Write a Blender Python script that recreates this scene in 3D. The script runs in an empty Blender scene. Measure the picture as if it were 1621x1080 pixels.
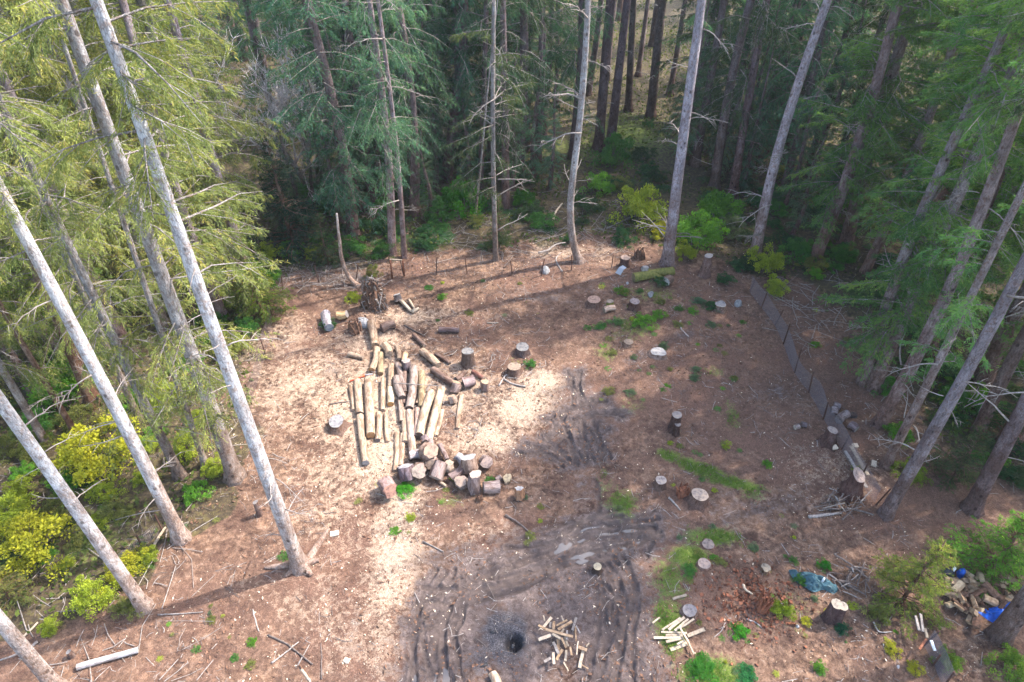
import bpy, math, random
import numpy as np
from mathutils import Vector, Matrix, Quaternion

random.seed(7); RNG = np.random.default_rng(11)
scene = bpy.context.scene
COL = scene.collection
R = math.radians

# ------------------------------------------------------------------ camera
PW, PH, FPX = 1621.0, 1080.0, 1080.0          # photograph size and focal length in its pixels
PITCH, CAMZ = 40.6, 20.0                      # drone: degrees below the horizon, metres above ground
cam_d = bpy.data.cameras.new('camera'); cam = bpy.data.objects.new('camera', cam_d); COL.objects.link(cam)
cam.location = (0, 0, CAMZ); cam.rotation_euler = (R(90 - PITCH), 0, 0)
cam_d.sensor_width = 36.0; cam_d.lens = 36.0 * FPX / PW
cam_d.clip_start = 0.1; cam_d.clip_end = 2000
scene.camera = cam

# ------------------------------------------------------------------ sky and sun
SUN_AZ, SUN_EL = R(22), R(51.5)                 # azimuth from +X towards +Y
SUN = Vector((math.cos(SUN_AZ)*math.cos(SUN_EL), math.sin(SUN_AZ)*math.cos(SUN_EL), math.sin(SUN_EL)))
world = bpy.data.worlds.new('World'); scene.world = world; world.use_nodes = True
wn = world.node_tree; wn.nodes.clear()
sky = wn.nodes.new('ShaderNodeTexSky'); sky.sky_type = 'NISHITA'; sky.sun_disc = False
sky.sun_elevation = SUN_EL; sky.sun_rotation = math.pi/2 - SUN_AZ
sky.air_density = 1.0; sky.dust_density = 2.2; sky.ozone_density = 1.0
bg = wn.nodes.new('ShaderNodeBackground'); bg.inputs['Strength'].default_value = 0.15
wo = wn.nodes.new('ShaderNodeOutputWorld')
wn.links.new(sky.outputs[0], bg.inputs[0]); wn.links.new(bg.outputs[0], wo.inputs[0])
sl = bpy.data.lights.new('sun', 'SUN'); sl.energy = 2.0; sl.angle = R(0.8); sl.color = (1.0, 0.955, 0.90)
so = bpy.data.objects.new('sun', sl); COL.objects.link(so); so.location = (30, 12, 60)
so.rotation_euler = SUN.to_track_quat('Z', 'Y').to_euler()
scene.view_settings.view_transform = 'Standard'; scene.view_settings.look = 'None'
scene.view_settings.gamma = 1.0; scene.view_settings.exposure = 2.62
try:
    scene.cycles.max_bounces = 5; scene.cycles.diffuse_bounces = 3; scene.cycles.glossy_bounces = 2
    scene.cycles.transmission_bounces = 4; scene.cycles.transparent_max_bounces = 4; scene.cycles.volume_bounces = 1
    scene.cycles.use_denoising = True
except Exception: pass

# ------------------------------------------------------------------ geometry helpers
SP, CP = math.sin(R(PITCH)), math.cos(R(PITCH))
def ray(px, py):
    u = (px - PW/2)/FPX; v = (PH/2 - py)/FPX
    return Vector((u, CP + v*SP, -SP + v*CP))
def hash2(ix, iy, s):
    h = (ix.astype(np.int64)*374761393 + iy.astype(np.int64)*668265263 + s*982451653) & 0xffffffff
    h = ((h ^ (h >> 13))*1274126177) & 0xffffffff
    return ((h ^ (h >> 16)) & 0xffff)/65535.0
def vnoise(x, y, s=0):
    x = np.asarray(x, float); y = np.asarray(y, float)
    ix = np.floor(x); iy = np.floor(y); fx = x-ix; fy = y-iy
    fx = fx*fx*(3-2*fx); fy = fy*fy*(3-2*fy)
    a = hash2(ix, iy, s); b = hash2(ix+1, iy, s); c = hash2(ix, iy+1, s); d = hash2(ix+1, iy+1, s)
    return a + (b-a)*fx + (c-a)*fy + (a-b-c+d)*fx*fy
def fbm(x, y, s=0, o=4):
    t = 0.0; amp = 0.5; f = 1.0
    for k in range(o):
        t = t + amp*vnoise(np.asarray(x)*f, np.asarray(y)*f, s+k*17); amp *= .5; f *= 2.03
    return t/(1-0.5**o)
def flat(px, py, z=0.0):
    d = ray(px, py); t = (z - CAMZ)/d.z
    return Vector((d.x*t, d.y*t, z))

# ruts: polylines in photograph pixels of the ground, half width m, depth m
RUTS_PX = [
    ([(705,1085),(700,1010),(715,955),(760,915),(830,890),(905,858),(960,842),(1035,832)], .16, .12),
    ([(655,1085),(655,1010),(668,955),(705,910)], .15, .09),
    ([(688,1085),(690,1015),(715,960)], .12, .08),
    ([(670,930),(760,935),(840,905),(905,880),(970,868),(1045,846)], .15, .11),
    ([(730,930),(820,925),(900,893),(975,880)], .14, .10),
    ([(945,1085),(962,1010),(985,950),(972,905),(955,880)], .15, .09),
    ([(975,1085),(985,1010),(1003,950),(1000,905),(985,880)], .14, .09),
    ([(925,1085),(945,1010),(955,950),(948,905)], .12, .06),
    ([(885,862),(930,835),(985,828),(1040,820)], .13, .09),
    ([(880,850),(925,822),(985,815)], .12, .07),
    ([(815,852),(860,838),(905,825)], .10, .05),
    ([(905,855),(960,852),(1010,850)], .14, .10),
    ([(915,590),(918,620),(920,645)], .12, .07), ([(905,600),(906,640)], .08, .05),
    ([(865,665),(900,648),(960,636)], .14, .08), ([(868,690),(905,665),(960,655),(985,662)], .14, .09),
    ([(890,660),(900,690),(912,730)], .15, .10), ([(920,662),(925,690),(928,725)], .13, .09),
    ([(940,668),(950,695),(955,725)], .13, .08), ([(830,700),(860,712),(890,735)], .10, .06),
    ([(855,690),(880,705),(905,730)], .10, .07), ([(930,700),(965,680)], .10, .06),
    ([(945,760),(948,800),(945,830)], .14, .05), ([(770,860),(830,852),(880,845)], .09, .04),
    ([(700,960),(740,935),(790,905)], .10, .06),
    ([(990,960),(985,1020),(955,1085)], .10, .06), ([(660,960),(700,935),(730,915)], .10, .07), ([(640,990),(690,975),(740,950),(790,935)], .09, .06), ([(700,1000),(730,975),(745,940)], .10, .07), ([(800,870),(860,862),(905,852)], .10, .07), ([(745,925),(790,915),(850,900),(890,880)], .10, .08), ([(1010,862),(1030,850),(1045,838)], .10, .08), ([(960,905),(975,930),(978,960),(970,1000)], .10, .07), ([(640,1040),(660,1060),(690,1075)], .08, .05), ([(1000,575),(1090,530)], .12, .02),
]
RUTS = [([flat(*p).xy for p in pts], w, d) for pts, w, d in RUTS_PX]
def smoothline(pts, n=8):
    out = []
    P = [pts[0]] + list(pts) + [pts[-1]]
    for i in range(1, len(P)-2):
        for k in range(n):
            t = k/n; a, b, c, d = P[i-1], P[i], P[i+1], P[i+2]
            out.append(0.5*((2*b) + (c-a)*t + (2*a-5*b+4*c-d)*t*t + (-a+3*b-3*c+d)*t**3))
    out.append(P[-2]); return out
R2 = []
for p, w, d in RUTS:
    P = np.array([tuple(q) for q in smoothline(p, 5)]); R2.append((P, w*.62, d*.9))
    if d >= .06 and len(p) > 2:
        T_ = np.gradient(P, axis=0); T_ /= np.linalg.norm(T_, axis=1, keepdims=True)+1e-9; N_ = np.stack([-T_[:, 1], T_[:, 0]], 1); t_ = np.linspace(0, 1, len(P))[:, None]
        for o_ in (-.45, .40):
            R2.append((P+N_*(o_*(.6+.6*np.sin(t_*3+o_*9))), .062, .055))
RUTS = R2
def polydist(x, y, P):
    best = np.full(x.shape, 1e9); along = np.zeros(x.shape); L = 0.0
    for i in range(len(P)-1):
        ax, ay = P[i]; bx, by = P[i+1]; dx, dy = bx-ax, by-ay; l2 = dx*dx+dy*dy+1e-9
        t = np.clip(((x-ax)*dx + (y-ay)*dy)/l2, 0, 1)
        d = np.hypot(x-ax-t*dx, y-ay-t*dy); m = d < best
        best = np.where(m, d, best); along = np.where(m, L+t*math.sqrt(l2), along); L += math.sqrt(l2)
    return best, along
PIT = flat(815, 1020)
MOUNDS = [(flat(570,505), 1.0, .35), (flat(1195,955), .9, .18), (flat(800,800), 1.2, .10), (flat(1110,905), 1.0, .10), (flat(1030,432), 1.6, .15)]
WETS = {}
def low_z(x, y): return (fbm(x*.13, y*.13, 3, 3)-.5)*.55
for k_ in ((960, 862), (672, 1072)):
    c_ = flat(*k_); WETS[k_] = float(low_z(np.array([c_.x]), np.array([c_.y]))[0])
def ground_z(x, y, fine=True):
    x = np.asarray(x, float); y = np.asarray(y, float)
    z = low_z(x, y)
    for k_, zz_ in WETS.items():
        c_ = flat(*k_); w_ = np.exp(-(((x-c_.x)/2.6)**2+((y-c_.y)/1.6)**2)**2); z = z*(1-w_)+zz_*w_
    far = np.clip((y-34)/25, 0, 1); z = z + far*far*1.2 + far*(fbm(x*.1+9, y*.1, 8, 3)-.5)*1.6
    for c, r, h in MOUNDS: z = z + h*np.exp(-((x-c.x)**2+(y-c.y)**2)/(r*r))
    if not fine: return z
    z = z + (fbm(x*1.3, y*1.3, 5, 4)-.5)*.14 + (fbm(x*6, y*6, 6, 2)-.5)*.035
    neg = np.zeros_like(z); posi = np.zeros_like(z)
    for P, w, d in RUTS:
        lo = P.min(0)-1; hi = P.max(0)+1
        m = (x > lo[0]) & (x < hi[0]) & (y > lo[1]) & (y < hi[1])
        if not np.any(m): continue
        xx, yy = x[m], y[m]
        xw = xx+(vnoise(xx*2.3, yy*2.3, 31)-.5)*.14; yw = yy+(vnoise(xx*2.3, yy*2.3, 32)-.5)*.14
        dd, al = polydist(xw, yw, P); q = dd/w
        d = d*1.15; q = dd/w; dn = -d*np.exp(-q**4*.6)*(.8+.5*vnoise(al*6, al*0, 40)); dp_ = d*.8*np.exp(-((q-1.6)/.5)**2)*np.clip(2.2*vnoise(xx*4.5, yy*4.5, 44)-.55, 0, 1.6)+.05*(vnoise(xx*9, yy*9, 47)-.5)*np.exp(-(q/3)**2)
        neg[m] = np.minimum(neg[m], dn); posi[m] = np.maximum(posi[m], dp_)
    z = z + neg + posi*np.clip(1+neg/.08, 0, 1)
    dp = np.hypot(x-PIT.x, y-PIT.y); dp = dp*(.8+.5*vnoise(x*3.1, y*3.1, 52)); z = z - .62*np.exp(-(dp/.27)**6) + .10*np.exp(-((dp-.5)/.15)**2)*(fbm(x*4, y*4, 50, 2))
    return z
def gz(x, y, fine=False): return float(ground_z(np.array([x]), np.array([y]), fine)[0])
def G(px, py, up=0.0, fine=False):
    """point on the terrain (plus up) seen at a photograph pixel"""
    z = 0.0
    for _ in range(6):
        p = flat(px, py, z+up); z = gz(p.x, p.y, fine)
    p = flat(px, py, z+up); return p
def mpp(px, py):
    p = flat(px, py); return (p.y*CP + CAMZ*SP)/FPX

class MB:
    """collects vertices and faces of one mesh"""
    def __init__(s): s.v = []; s.f = []; s.m = []; s.n = 0
    def add(s, verts, faces, mi=0):
        s.v.append(np.asarray(verts, float).reshape(-1, 3)); o = s.n
        for f in faces: s.f.append(tuple(int(i)+o for i in f)); s.m.append(mi)
        s.n += len(s.v[-1])
    def mesh(s, name, mats, smooth=True):
        me = bpy.data.meshes.new(name)
        V = np.concatenate(s.v) if s.v else np.zeros((0, 3))
        me.from_pydata(V.tolist(), [], s.f)
        for m in mats: me.materials.append(m)
        if len(mats) > 1: me.polygons.foreach_set('material_index', s.m)
        if smooth: me.polygons.foreach_set('use_smooth', [True]*len(s.f))
        me.update(); return me
def quad_mesh(name, V, mat, tone=None, smooth=False, k=4):
    """V: (n,k,3) separate polygons, built fast"""
    n = len(V); me = bpy.data.meshes.new(name)
    me.vertices.add(n*k); me.vertices.foreach_set('co', V.reshape(-1).astype(np.float32))
    me.loops.add(n*k); me.loops.foreach_set('vertex_index', np.arange(n*k, dtype=np.int32))
    me.polygons.add(n); me.polygons.foreach_set('loop_start', np.arange(0, n*k, k, dtype=np.int32))
    try: me.polygons.foreach_set('loop_total', np.full(n, k, dtype=np.int32))
    except Exception: pass
    if tone is not None:
        a = me.attributes.new('tone', 'FLOAT', 'POINT'); a.data.foreach_set('value', np.repeat(tone, k).astype(np.float32))
    me.materials.append(mat); me.update(calc_edges=True); me.validate(); return me
def frame_from(d):
    d = d/ (np.linalg.norm(d)+1e-12); a = np.array([0, 0, 1.0]) if abs(d[2]) < .9 else np.array([1.0, 0, 0])
    u = np.cross(d, a); u /= np.linalg.norm(u); return u, np.cross(d, u)
def tube(mb, pts, rad, sides=6, cap=True, mi=0, rough=0.0, seed=0, capmi=None):
    pts = np.asarray(pts, float); n = len(pts); rad = np.broadcast_to(np.asarray(rad, float), (n,))
    rg = np.random.default_rng(seed); V = []
    T = np.gradient(pts, axis=0); u, w = frame_from(T[0])
    prof = 1+rough*(rg.random(sides)-.5)
    for i in range(n):
        t = T[i]/(np.linalg.norm(T[i])+1e-12); u = u-t*np.dot(u, t); u /= np.linalg.norm(u)+1e-12; w = np.cross(t, u)
        for k in range(sides):
            a = 2*math.pi*k/sides; r = rad[i]*prof[k]*(1+rough*.5*(rg.random()-.5))
            V.append(pts[i]+r*(math.cos(a)*u+math.sin(a)*w))
    F = [(i*sides+k, i*sides+(k+1) % sides, (i+1)*sides+(k+1) % sides, (i+1)*sides+k) for i in range(n-1) for k in range(sides)]
    mb.add(V, F, mi)
    if cap:
        o = len(V)
        base = mb.n-o
        c = mi if capmi is None else capmi
        mb.f.append(tuple(base+k for k in range(sides))[::-1]); mb.m.append(c)
        mb.f.append(tuple(base+(n-1)*sides+k for k in range(sides))); mb.m.append(c)

# ------------------------------------------------------------------ object helpers
def tag(o, label=None, cat=None, group=None, kind=None):
    if label: o['label'] = label
    if cat: o['category'] = cat
    if group: o['group'] = group
    if kind: o['kind'] = kind
    return o
def put(name, me, parent=None, loc=(0, 0, 0), rot=None, scale=None, color=None):
    o = bpy.data.objects.new(name, me); COL.objects.link(o); o.parent = parent; o.location = loc
    if rot is not None:
        if isinstance(rot, Quaternion): o.rotation_mode = 'QUATERNION'; o.rotation_quaternion = rot
        else: o.rotation_euler = rot
    if scale is not None: o.scale = (scale,)*3 if np.isscalar(scale) else scale
    if color is not None: o.color = (*color, 1.0)
    return o
def empty(name, loc, rot=None):
    o = put(name, None, None, loc, rot); o.empty_display_size = .2; return o

# ------------------------------------------------------------------ materials
class NT:
    def __init__(s, name):
        s.mat = bpy.data.materials.new(name); s.mat.use_nodes = True; s.t = s.mat.node_tree; s.t.nodes.clear()
        s.out = s.t.nodes.new('ShaderNodeOutputMaterial')
    def n(s, typ, **kw):
        nd = s.t.nodes.new(typ)
        for k, v in kw.items():
            if k in nd.inputs: nd.inputs[k].default_value = v
            else: setattr(nd, k, v)
        return nd
    def l(s, a, b): s.t.links.new(a, b)
    def pos(s, scale=(1, 1, 1)):
        g = s.n('ShaderNodeNewGeometry'); m = s.n('ShaderNodeMapping'); m.inputs['Scale'].default_value = scale
        s.l(g.outputs['Position'], m.inputs['Vector']); return m.outputs[0]
    def obj(s, scale=(1, 1, 1)):
        g = s.n('ShaderNodeTexCoord'); m = s.n('ShaderNodeMapping'); m.inputs['Scale'].default_value = scale
        s.l(g.outputs['Object'], m.inputs['Vector']); return m.outputs[0]
    def noise(s, vec, scale, detail=4, rough=.6, dist=0.0):
        nd = s.n('ShaderNodeTexNoise'); nd.inputs['Scale'].default_value = scale; nd.inputs['Detail'].default_value = detail
        nd.inputs['Roughness'].default_value = rough; nd.inputs['Distortion'].default_value = dist
        s.l(vec, nd.inputs['Vector']); return nd.outputs['Fac']
    def ramp(s, fac, stops):
        nd = s.n('ShaderNodeValToRGB'); e = nd.color_ramp.elements
        while len(e) < len(stops): e.new(.5)
        for k, (p, c) in enumerate(stops):
            e[k].position = p; e[k].color = (*c, 1) if not np.isscalar(c) else (c, c, c, 1)
        s.l(fac, nd.inputs[0]); return nd.outputs[0]
    def mix(s, fac, a, b, mode='MIX'):
        nd = s.n('ShaderNodeMix', data_type='RGBA', blend_type=mode)
        for i, v in ((0, fac), (6, a), (7, b)):
            if hasattr(v, 'links') or hasattr(v, 'is_linked'): s.l(v, nd.inputs[i])
            else: nd.inputs[i].default_value = v if (np.isscalar(v) and i == 0) else (*v, 1) if not np.isscalar(v) else (v, v, v, 1)
        return nd.outputs[2]
    def math(s, op, a, b=0.0, c=None):
        nd = s.n('ShaderNodeMath', operation=op)
        for i, v in enumerate((a, b) if c is None else (a, b, c)):
            if hasattr(v, 'is_linked'): s.l(v, nd.inputs[i])
            else: nd.inputs[i].default_value = v
        return nd.outputs[0]
    def attr(s, name): 
        nd = s.n('ShaderNodeAttribute', attribute_name=name); return nd.outputs['Fac']
    def bump(s, h, strength=.5, dist=.02):
        nd = s.n('ShaderNodeBump'); nd.inputs['Strength'].default_value = strength; nd.inputs['Distance'].default_value = dist
        s.l(h, nd.inputs['Height']); return nd.outputs[0]
    def bsdf(s, col, rough=.85, normal=None, spec=.2):
        b = s.n('ShaderNodeBsdfPrincipled')
        if hasattr(col, 'is_linked'): s.l(col, b.inputs['Base Color'])
        else: b.inputs['Base Color'].default_value = (*col, 1)
        if hasattr(rough, 'is_linked'): s.l(rough, b.inputs['Roughness'])
        else: b.inputs['Roughness'].default_value = rough
        b.inputs['Specular IOR Level'].default_value = spec
        if normal is not None: s.l(normal, b.inputs['Normal'])
        s.l(b.outputs[0], s.out.inputs['Surface']); return b

def mat_ground():
    t = NT('forest_soil'); p = t.pos()
    n1 = t.noise(p, .9, 6, .65); n2 = t.noise(p, 5, 5, .7, .4); n3 = t.noise(p, 28, 4, .75); n4 = t.noise(p, .28, 4, .6)
    base = t.ramp(n2, [(.28, (.062, .038, .027)), (.45, (.146, .091, .063)), (.58, (.235, .154, .108)), (.75, (.37, .270, .198))])
    big = t.ramp(n1, [(.32, (.46, .40, .40)), (.5, (.88, .84, .82)), (.66, (1.18, 1.12, 1.02))])
    n5 = t.noise(p, 2.3, 5, .7, .6); base = t.mix(1.0, base, t.ramp(n5, [(.36, (.55, .50, .48)), (.52, (1.0, 1.0, 1.0)), (.68, (1.18, 1.12, 1.05))]), 'MULTIPLY')
    base = t.mix(1.0, base, big, 'MULTIPLY')
    # rusty needle litter
    rust = t.ramp(n3, [(.3, (.072, .036, .025)), (.55, (.168, .092, .064)), (.75, (.30, .19, .14))])
    base = t.mix(t.ramp(n4, [(.48, 0.0), (.62, .75)]), base, rust)
    # reddish soil of the shaded strip
    base = t.mix(t.math('MULTIPLY', t.attr('red'), .92), base, rust)
    # forest floor with moss
    fl = t.ramp(n2, [(.3, (.028, .024, .014)), (.5, (.065, .050, .028)), (.62, (.10, .085, .030)), (.75, (.14, .14, .035))])
    base = t.mix(t.attr('forest'), base, fl)
    # sawdust
    sd = t.ramp(n3, [(.25, (.25, .172, .12)), (.5, (.40, .30, .215)), (.75, (.57, .46, .35))])
    f = t.math('ADD', t.attr('saw'), t.math('MULTIPLY', t.math('SUBTRACT', n2, .5), 1.6))
    f = t.math('ADD', f, t.math('MULTIPLY', t.math('SUBTRACT', n3, .5), .7))
    f = t.math('ADD', f, t.math('MULTIPLY', t.math('SUBTRACT', n1, .5), .9))
    base = t.mix(t.ramp(f, [(.30, 0.0), (.85, .95)]), base, sd)
    # mud
    md = t.ramp(n2, [(.3, (.050, .036, .032)), (.5, (.108, .080, .071)), (.7, (.185, .142, .126))])
    f = t.math('ADD', t.attr('mud'), t.math('MULTIPLY', t.math('SUBTRACT', n2, .5), 1.5))
    f = t.math('ADD', f, t.math('MULTIPLY', t.math('SUBTRACT', n1, .5), 1.2))
    base = t.mix(t.ramp(f, [(.22, 0.0), (.62, 1.0)]), base, md)
    wetm = t.math('MULTIPLY', t.attr('rut'), t.ramp(n2, [(.35, 1.0), (.75, .75)]))
    wet_late = wetm
    # ash
    ash = t.ramp(n3, [(.3, (.018, .017, .019)), (.5, (.06, .055, .06)), (.7, (.19, .18, .19))])
    f = t.math('ADD', t.attr('ash'), t.math('MULTIPLY', t.math('SUBTRACT', n2, .5), 1.0))
    base = t.mix(t.ramp(f, [(.35, 0.0), (.65, .95)]), base, ash)
    # moss and short turf
    ms = t.ramp(n3, [(.3, (.050, .085, .012)), (.5, (.105, .165, .022)), (.72, (.20, .22, .05))])
    f = t.math('ADD', t.attr('moss'), t.math('MULTIPLY', t.math('SUBTRACT', n2, .5), 1.3))
    base = t.mix(t.ramp(f, [(.38, 0.0), (.72, .9)]), base, ms)
    n6 = t.noise(p, 13, 6, .82, .8); n7 = t.noise(p, 55, 4, .8)
    base = t.mix(1.0, base, t.ramp(n6, [(.33, (.46, .42, .41)), (.47, (.93, .91, .90)), (.62, (1.08, 1.06, 1.04))]), 'MULTIPLY')
    base = t.mix(1.0, base, t.ramp(n7, [(.35, (.62, .58, .56)), (.5, (1.0, 1.0, 1.0)), (.68, (1.35, 1.32, 1.28))]), 'MULTIPLY')
    h = t.math('ADD', t.math('MULTIPLY', n2, .5), t.math('ADD', t.math('MULTIPLY', n3, .3), t.math('MULTIPLY', n6, .5)))
    base = t.mix(t.math('MULTIPLY', wet_late, .8), base, (.068, .050, .044))
    rough = t.ramp(t.attr('wet'), [(0, .95), (1, .72)])
    t.bsdf(base, rough, t.bump(h, 1.0, .09), .25)
    return t.mat

def mat_bark(name='bark'):
    """colour comes from the object's own colour; plates, lichen, knots and a brown foot"""
    t = NT(name); oi = t.n('ShaderNodeObjectInfo')
    n1 = t.noise(t.pos((1, 1, .30)), 15, 5, .75, .8); n2 = t.noise(t.pos((1, 1, .6)), 2.2, 5, .65); n3 = t.noise(t.pos((1, 1, .8)), 9, 4, .7, .5)
    vo = t.n('ShaderNodeTexVoronoi', feature='DISTANCE_TO_EDGE'); vo.inputs['Scale'].default_value = 21; t.l(t.pos((1, 1, .42)), vo.inputs['Vector'])
    plate = t.ramp(vo.outputs['Distance'], [(0.0, .62), (.09, 1.0)])
    c = t.mix(1.0, oi.outputs['Color'], t.ramp(n1, [(.28, .35), (.48, .85), (.7, 1.3)]), 'MULTIPLY')
    c = t.mix(.75, c, t.mix(1.0, c, plate, 'MULTIPLY'))
    lich = t.mix(1.0, c, (1.5, 1.55, 1.55), 'MULTIPLY'); c = t.mix(t.ramp(n2, [(.46, 0.0), (.60, .85)]), c, lich)
    brn = t.mix(1.0, c, (.72, .56, .46), 'MULTIPLY'); c = t.mix(t.ramp(n3, [(.50, 0.0), (.62, .8)]), c, brn)
    kn = t.n('ShaderNodeTexVoronoi'); kn.inputs['Scale'].default_value = 2.6; t.l(t.pos((1, 1, .7)), kn.inputs['Vector'])
    c = t.mix(t.ramp(kn.outputs['Distance'], [(.10, .85), (.17, 0.0)]), c, t.mix(1.0, c, (.28, .24, .22), 'MULTIPLY'))
    sx = t.n('ShaderNodeSeparateXYZ'); t.l(t.n('ShaderNodeNewGeometry').outputs['Position'], sx.inputs[0])
    foot = t.math('ADD', t.math('MULTIPLY', sx.outputs['Z'], .16), t.math('MULTIPLY', t.math('SUBTRACT', n2, .5), 1.6))
    c = t.mix(t.ramp(foot, [(.15, .95), (.9, 0.0)]), c, t.mix(1.0, c, (.70, .54, .44), 'MULTIPLY'))
    h = t.math('ADD', n1, t.math('MULTIPLY', plate, .6))
    t.bsdf(c, .92, t.bump(h, 1.0, .05), .12); return t.mat

def mat_log():
    t = NT('log_surface'); p = t.obj((1, 1, .3)); oi = t.n('ShaderNodeObjectInfo'); q = t.n('ShaderNodeVectorMath', operation='ADD'); t.l(p, q.inputs[0])
    cb = t.n('ShaderNodeCombineXYZ'); t.l(t.math('MULTIPLY', oi.outputs['Random'], 40.0), cb.inputs[2]); t.l(cb.outputs[0], q.inputs[1]); v = q.outputs[0]
    n1 = t.noise(v, 7, 5, .65, .5); n2 = t.noise(v, 26, 4, .7)
    c = t.mix(1.0, oi.outputs['Color'], t.ramp(n2, [(.3, .55), (.6, 1.1)]), 'MULTIPLY')
    dk = t.mix(1.0, c, (.50, .42, .38), 'MULTIPLY')
    c = t.mix(t.ramp(n1, [(.46, 0.0), (.58, .85)]), c, dk)
    t.bsdf(c, .9, t.bump(n2, .9, .03), .15); return t.mat

def mat_tinted(name, lo, hi, scale=12, rough=.85, bump=.4, sc=(1, 1, 1)):
    t = NT(name); n1 = t.noise(t.pos(sc), scale, 5, .65, .3); oi = t.n('ShaderNodeObjectInfo')
    c = t.ramp(n1, [(.3, lo), (.7, hi)])
    v = t.ramp(oi.outputs['Random'], [(0, .75), (1, 1.2)])
    c = t.mix(1.0, c, v, 'MULTIPLY')
    t.bsdf(c, rough, t.bump(n1, bump, .02), .2); return t.mat

def mat_cut(name='cut_wood'):
    t = NT(name); oi = t.n('ShaderNodeObjectInfo')
    w = t.n('ShaderNodeTexWave', wave_type='RINGS', rings_direction='Z'); w.inputs['Scale'].default_value = 9; w.inputs['Distortion'].default_value = 2.0
    w.inputs['Detail'].default_value = 3
    t.l(t.obj(), w.inputs['Vector'])
    n = t.noise(t.pos(), 9, 4, .6)
    c = t.mix(1.0, oi.outputs['Color'], t.ramp(w.outputs['Fac'], [(0, .78), (1, 1.1)]), 'MULTIPLY')
    c = t.mix(1.0, c, t.ramp(n, [(.3, (.45, .42, .42)), (.5, (.95, .92, .9)), (.68, (1.25, 1.15, 1.0))]), 'MULTIPLY')
    gr = t.n('ShaderNodeTexGradient', gradient_type='RADIAL'); t.l(t.obj(), gr.inputs[0]); ck = t.noise(t.obj((1, 1, 1)), 30, 2)
    rd = t.math('FRACT', t.math('MULTIPLY', t.math('ADD', gr.outputs['Fac'], t.math('MULTIPLY', ck, .02)), 5.0)); c = t.mix(t.ramp(rd, [(.0, .75), (.05, 0.0)]), c, t.mix(1.0, c, (.35, .3, .27), 'MULTIPLY'))
    t.bsdf(c, .85, None, .2); return t.mat

def mat_leaf(name='needles', trans=.45):
    """foliage, coloured by the object's colour and a random tone for each twig"""
    t = NT(name); oi = t.n('ShaderNodeObjectInfo'); tone = t.attr('tone')
    k = t.ramp(tone, [(0, (.55, .62, .60)), (.5, (1.0, 1.0, 1.0)), (.85, (1.40, 1.32, 1.05)), (1, (1.65, 1.30, 1.15))])
    c = t.mix(1.0, oi.outputs['Color'], k, 'MULTIPLY')
    d = t.n('ShaderNodeBsdfDiffuse'); tr = t.n('ShaderNodeBsdfTranslucent'); m = t.n('ShaderNodeMixShader'); m.inputs[0].default_value = trans
    c2 = t.mix(1.0, c, (1.25, 1.2, .6), 'MULTIPLY')
    t.l(c, d.inputs[0]); t.l(c2, tr.inputs[0]); t.l(d.outputs[0], m.inputs[1]); t.l(tr.outputs[0], m.inputs[2])
    t.l(m.outputs[0], t.out.inputs['Surface']); return t.mat

M_GROUND = mat_ground(); M_BARK = mat_bark(); M_LOG = mat_log(); M_CUT = mat_cut(); M_LEAF = mat_leaf(); M_BROAD = mat_leaf('broad_leaves', .42)
M_TWIG = mat_tinted('dead_twig', (.14, .108, .090), (.34, .295, .262), 14)
M_DARKTWIG = mat_tinted('brown_branch', (.06, .045, .038), (.20, .15, .125), 14)
M_PLANK = mat_tinted('sawn_plank', (.24, .175, .12), (.46, .365, .265), 14, sc=(1, 1, 1))
M_SPLIT = mat_tinted('split_wood', (.16, .092, .050), (.42, .285, .175), 9); M_FRESH = mat_tinted('fresh_split_wood', (.36, .24, .13), (.60, .44, .28), 8)
M_MOSSBARK = mat_tinted('mossy_bark', (.06, .07, .015), (.20, .18, .05), 9)
M_ROOT = mat_tinted('rotten_wood', (.045, .026, .018), (.19, .10, .062), 12, bump=.9)
M_RED = mat_tinted('red_rot', (.09, .030, .018), (.27, .105, .055), 12, bump=.9)
M_ROCK = mat_tinted('rock', (.14, .135, .135), (.34, .325, .315), 6)
M_METAL = mat_tinted('rusty_post', (.035, .022, .018), (.13, .060, .040), 20)
M_WIRE = mat_tinted('wire', (.11, .090, .095), (.21, .175, .18), 20, .6)
M_CHIP = mat_tinted('wood_chip', (.45, .33, .22), (.78, .64, .48), 15)
def mat_plain(name, c, r=.5, spec=.4, n=None):
    t = NT(name)
    if n: 
        f = t.noise(t.pos(), n, 4, .6); cc = t.ramp(f, [(.35, tuple(x*.55 for x in c)), (.65, tuple(min(1, x*1.25) for x in c))]); t.bsdf(cc, r, t.bump(f, .4, .03), spec)
    else: t.bsdf(c, r, None, spec)
    return t.mat
M_BLUE = mat_plain('blue_tarpaulin', (.012, .10, .48), .42, .4, 6)
M_TEAL = mat_plain('faded_green_tarpaulin', (.050, .105, .120), .6, .3, 5)
M_ORANGE = mat_plain('orange_paint', (.55, .085, .035), .5)
M_STEEL = mat_plain('grey_steel', (.30, .30, .32), .5)
M_WHITE = mat_plain('white_plastic', (.75, .75, .75), .5)
M_BLACKBAG = mat_plain('black_plastic', (.02, .022, .025), .4, .4)
def mat_water():
    t = NT('puddle_water'); n = t.noise(t.pos(), 5, 2); b = t.bsdf((.085, .070, .060), .04, t.bump(n, .05, .01), .6); return t.mat
M_WATER = mat_water()

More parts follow.
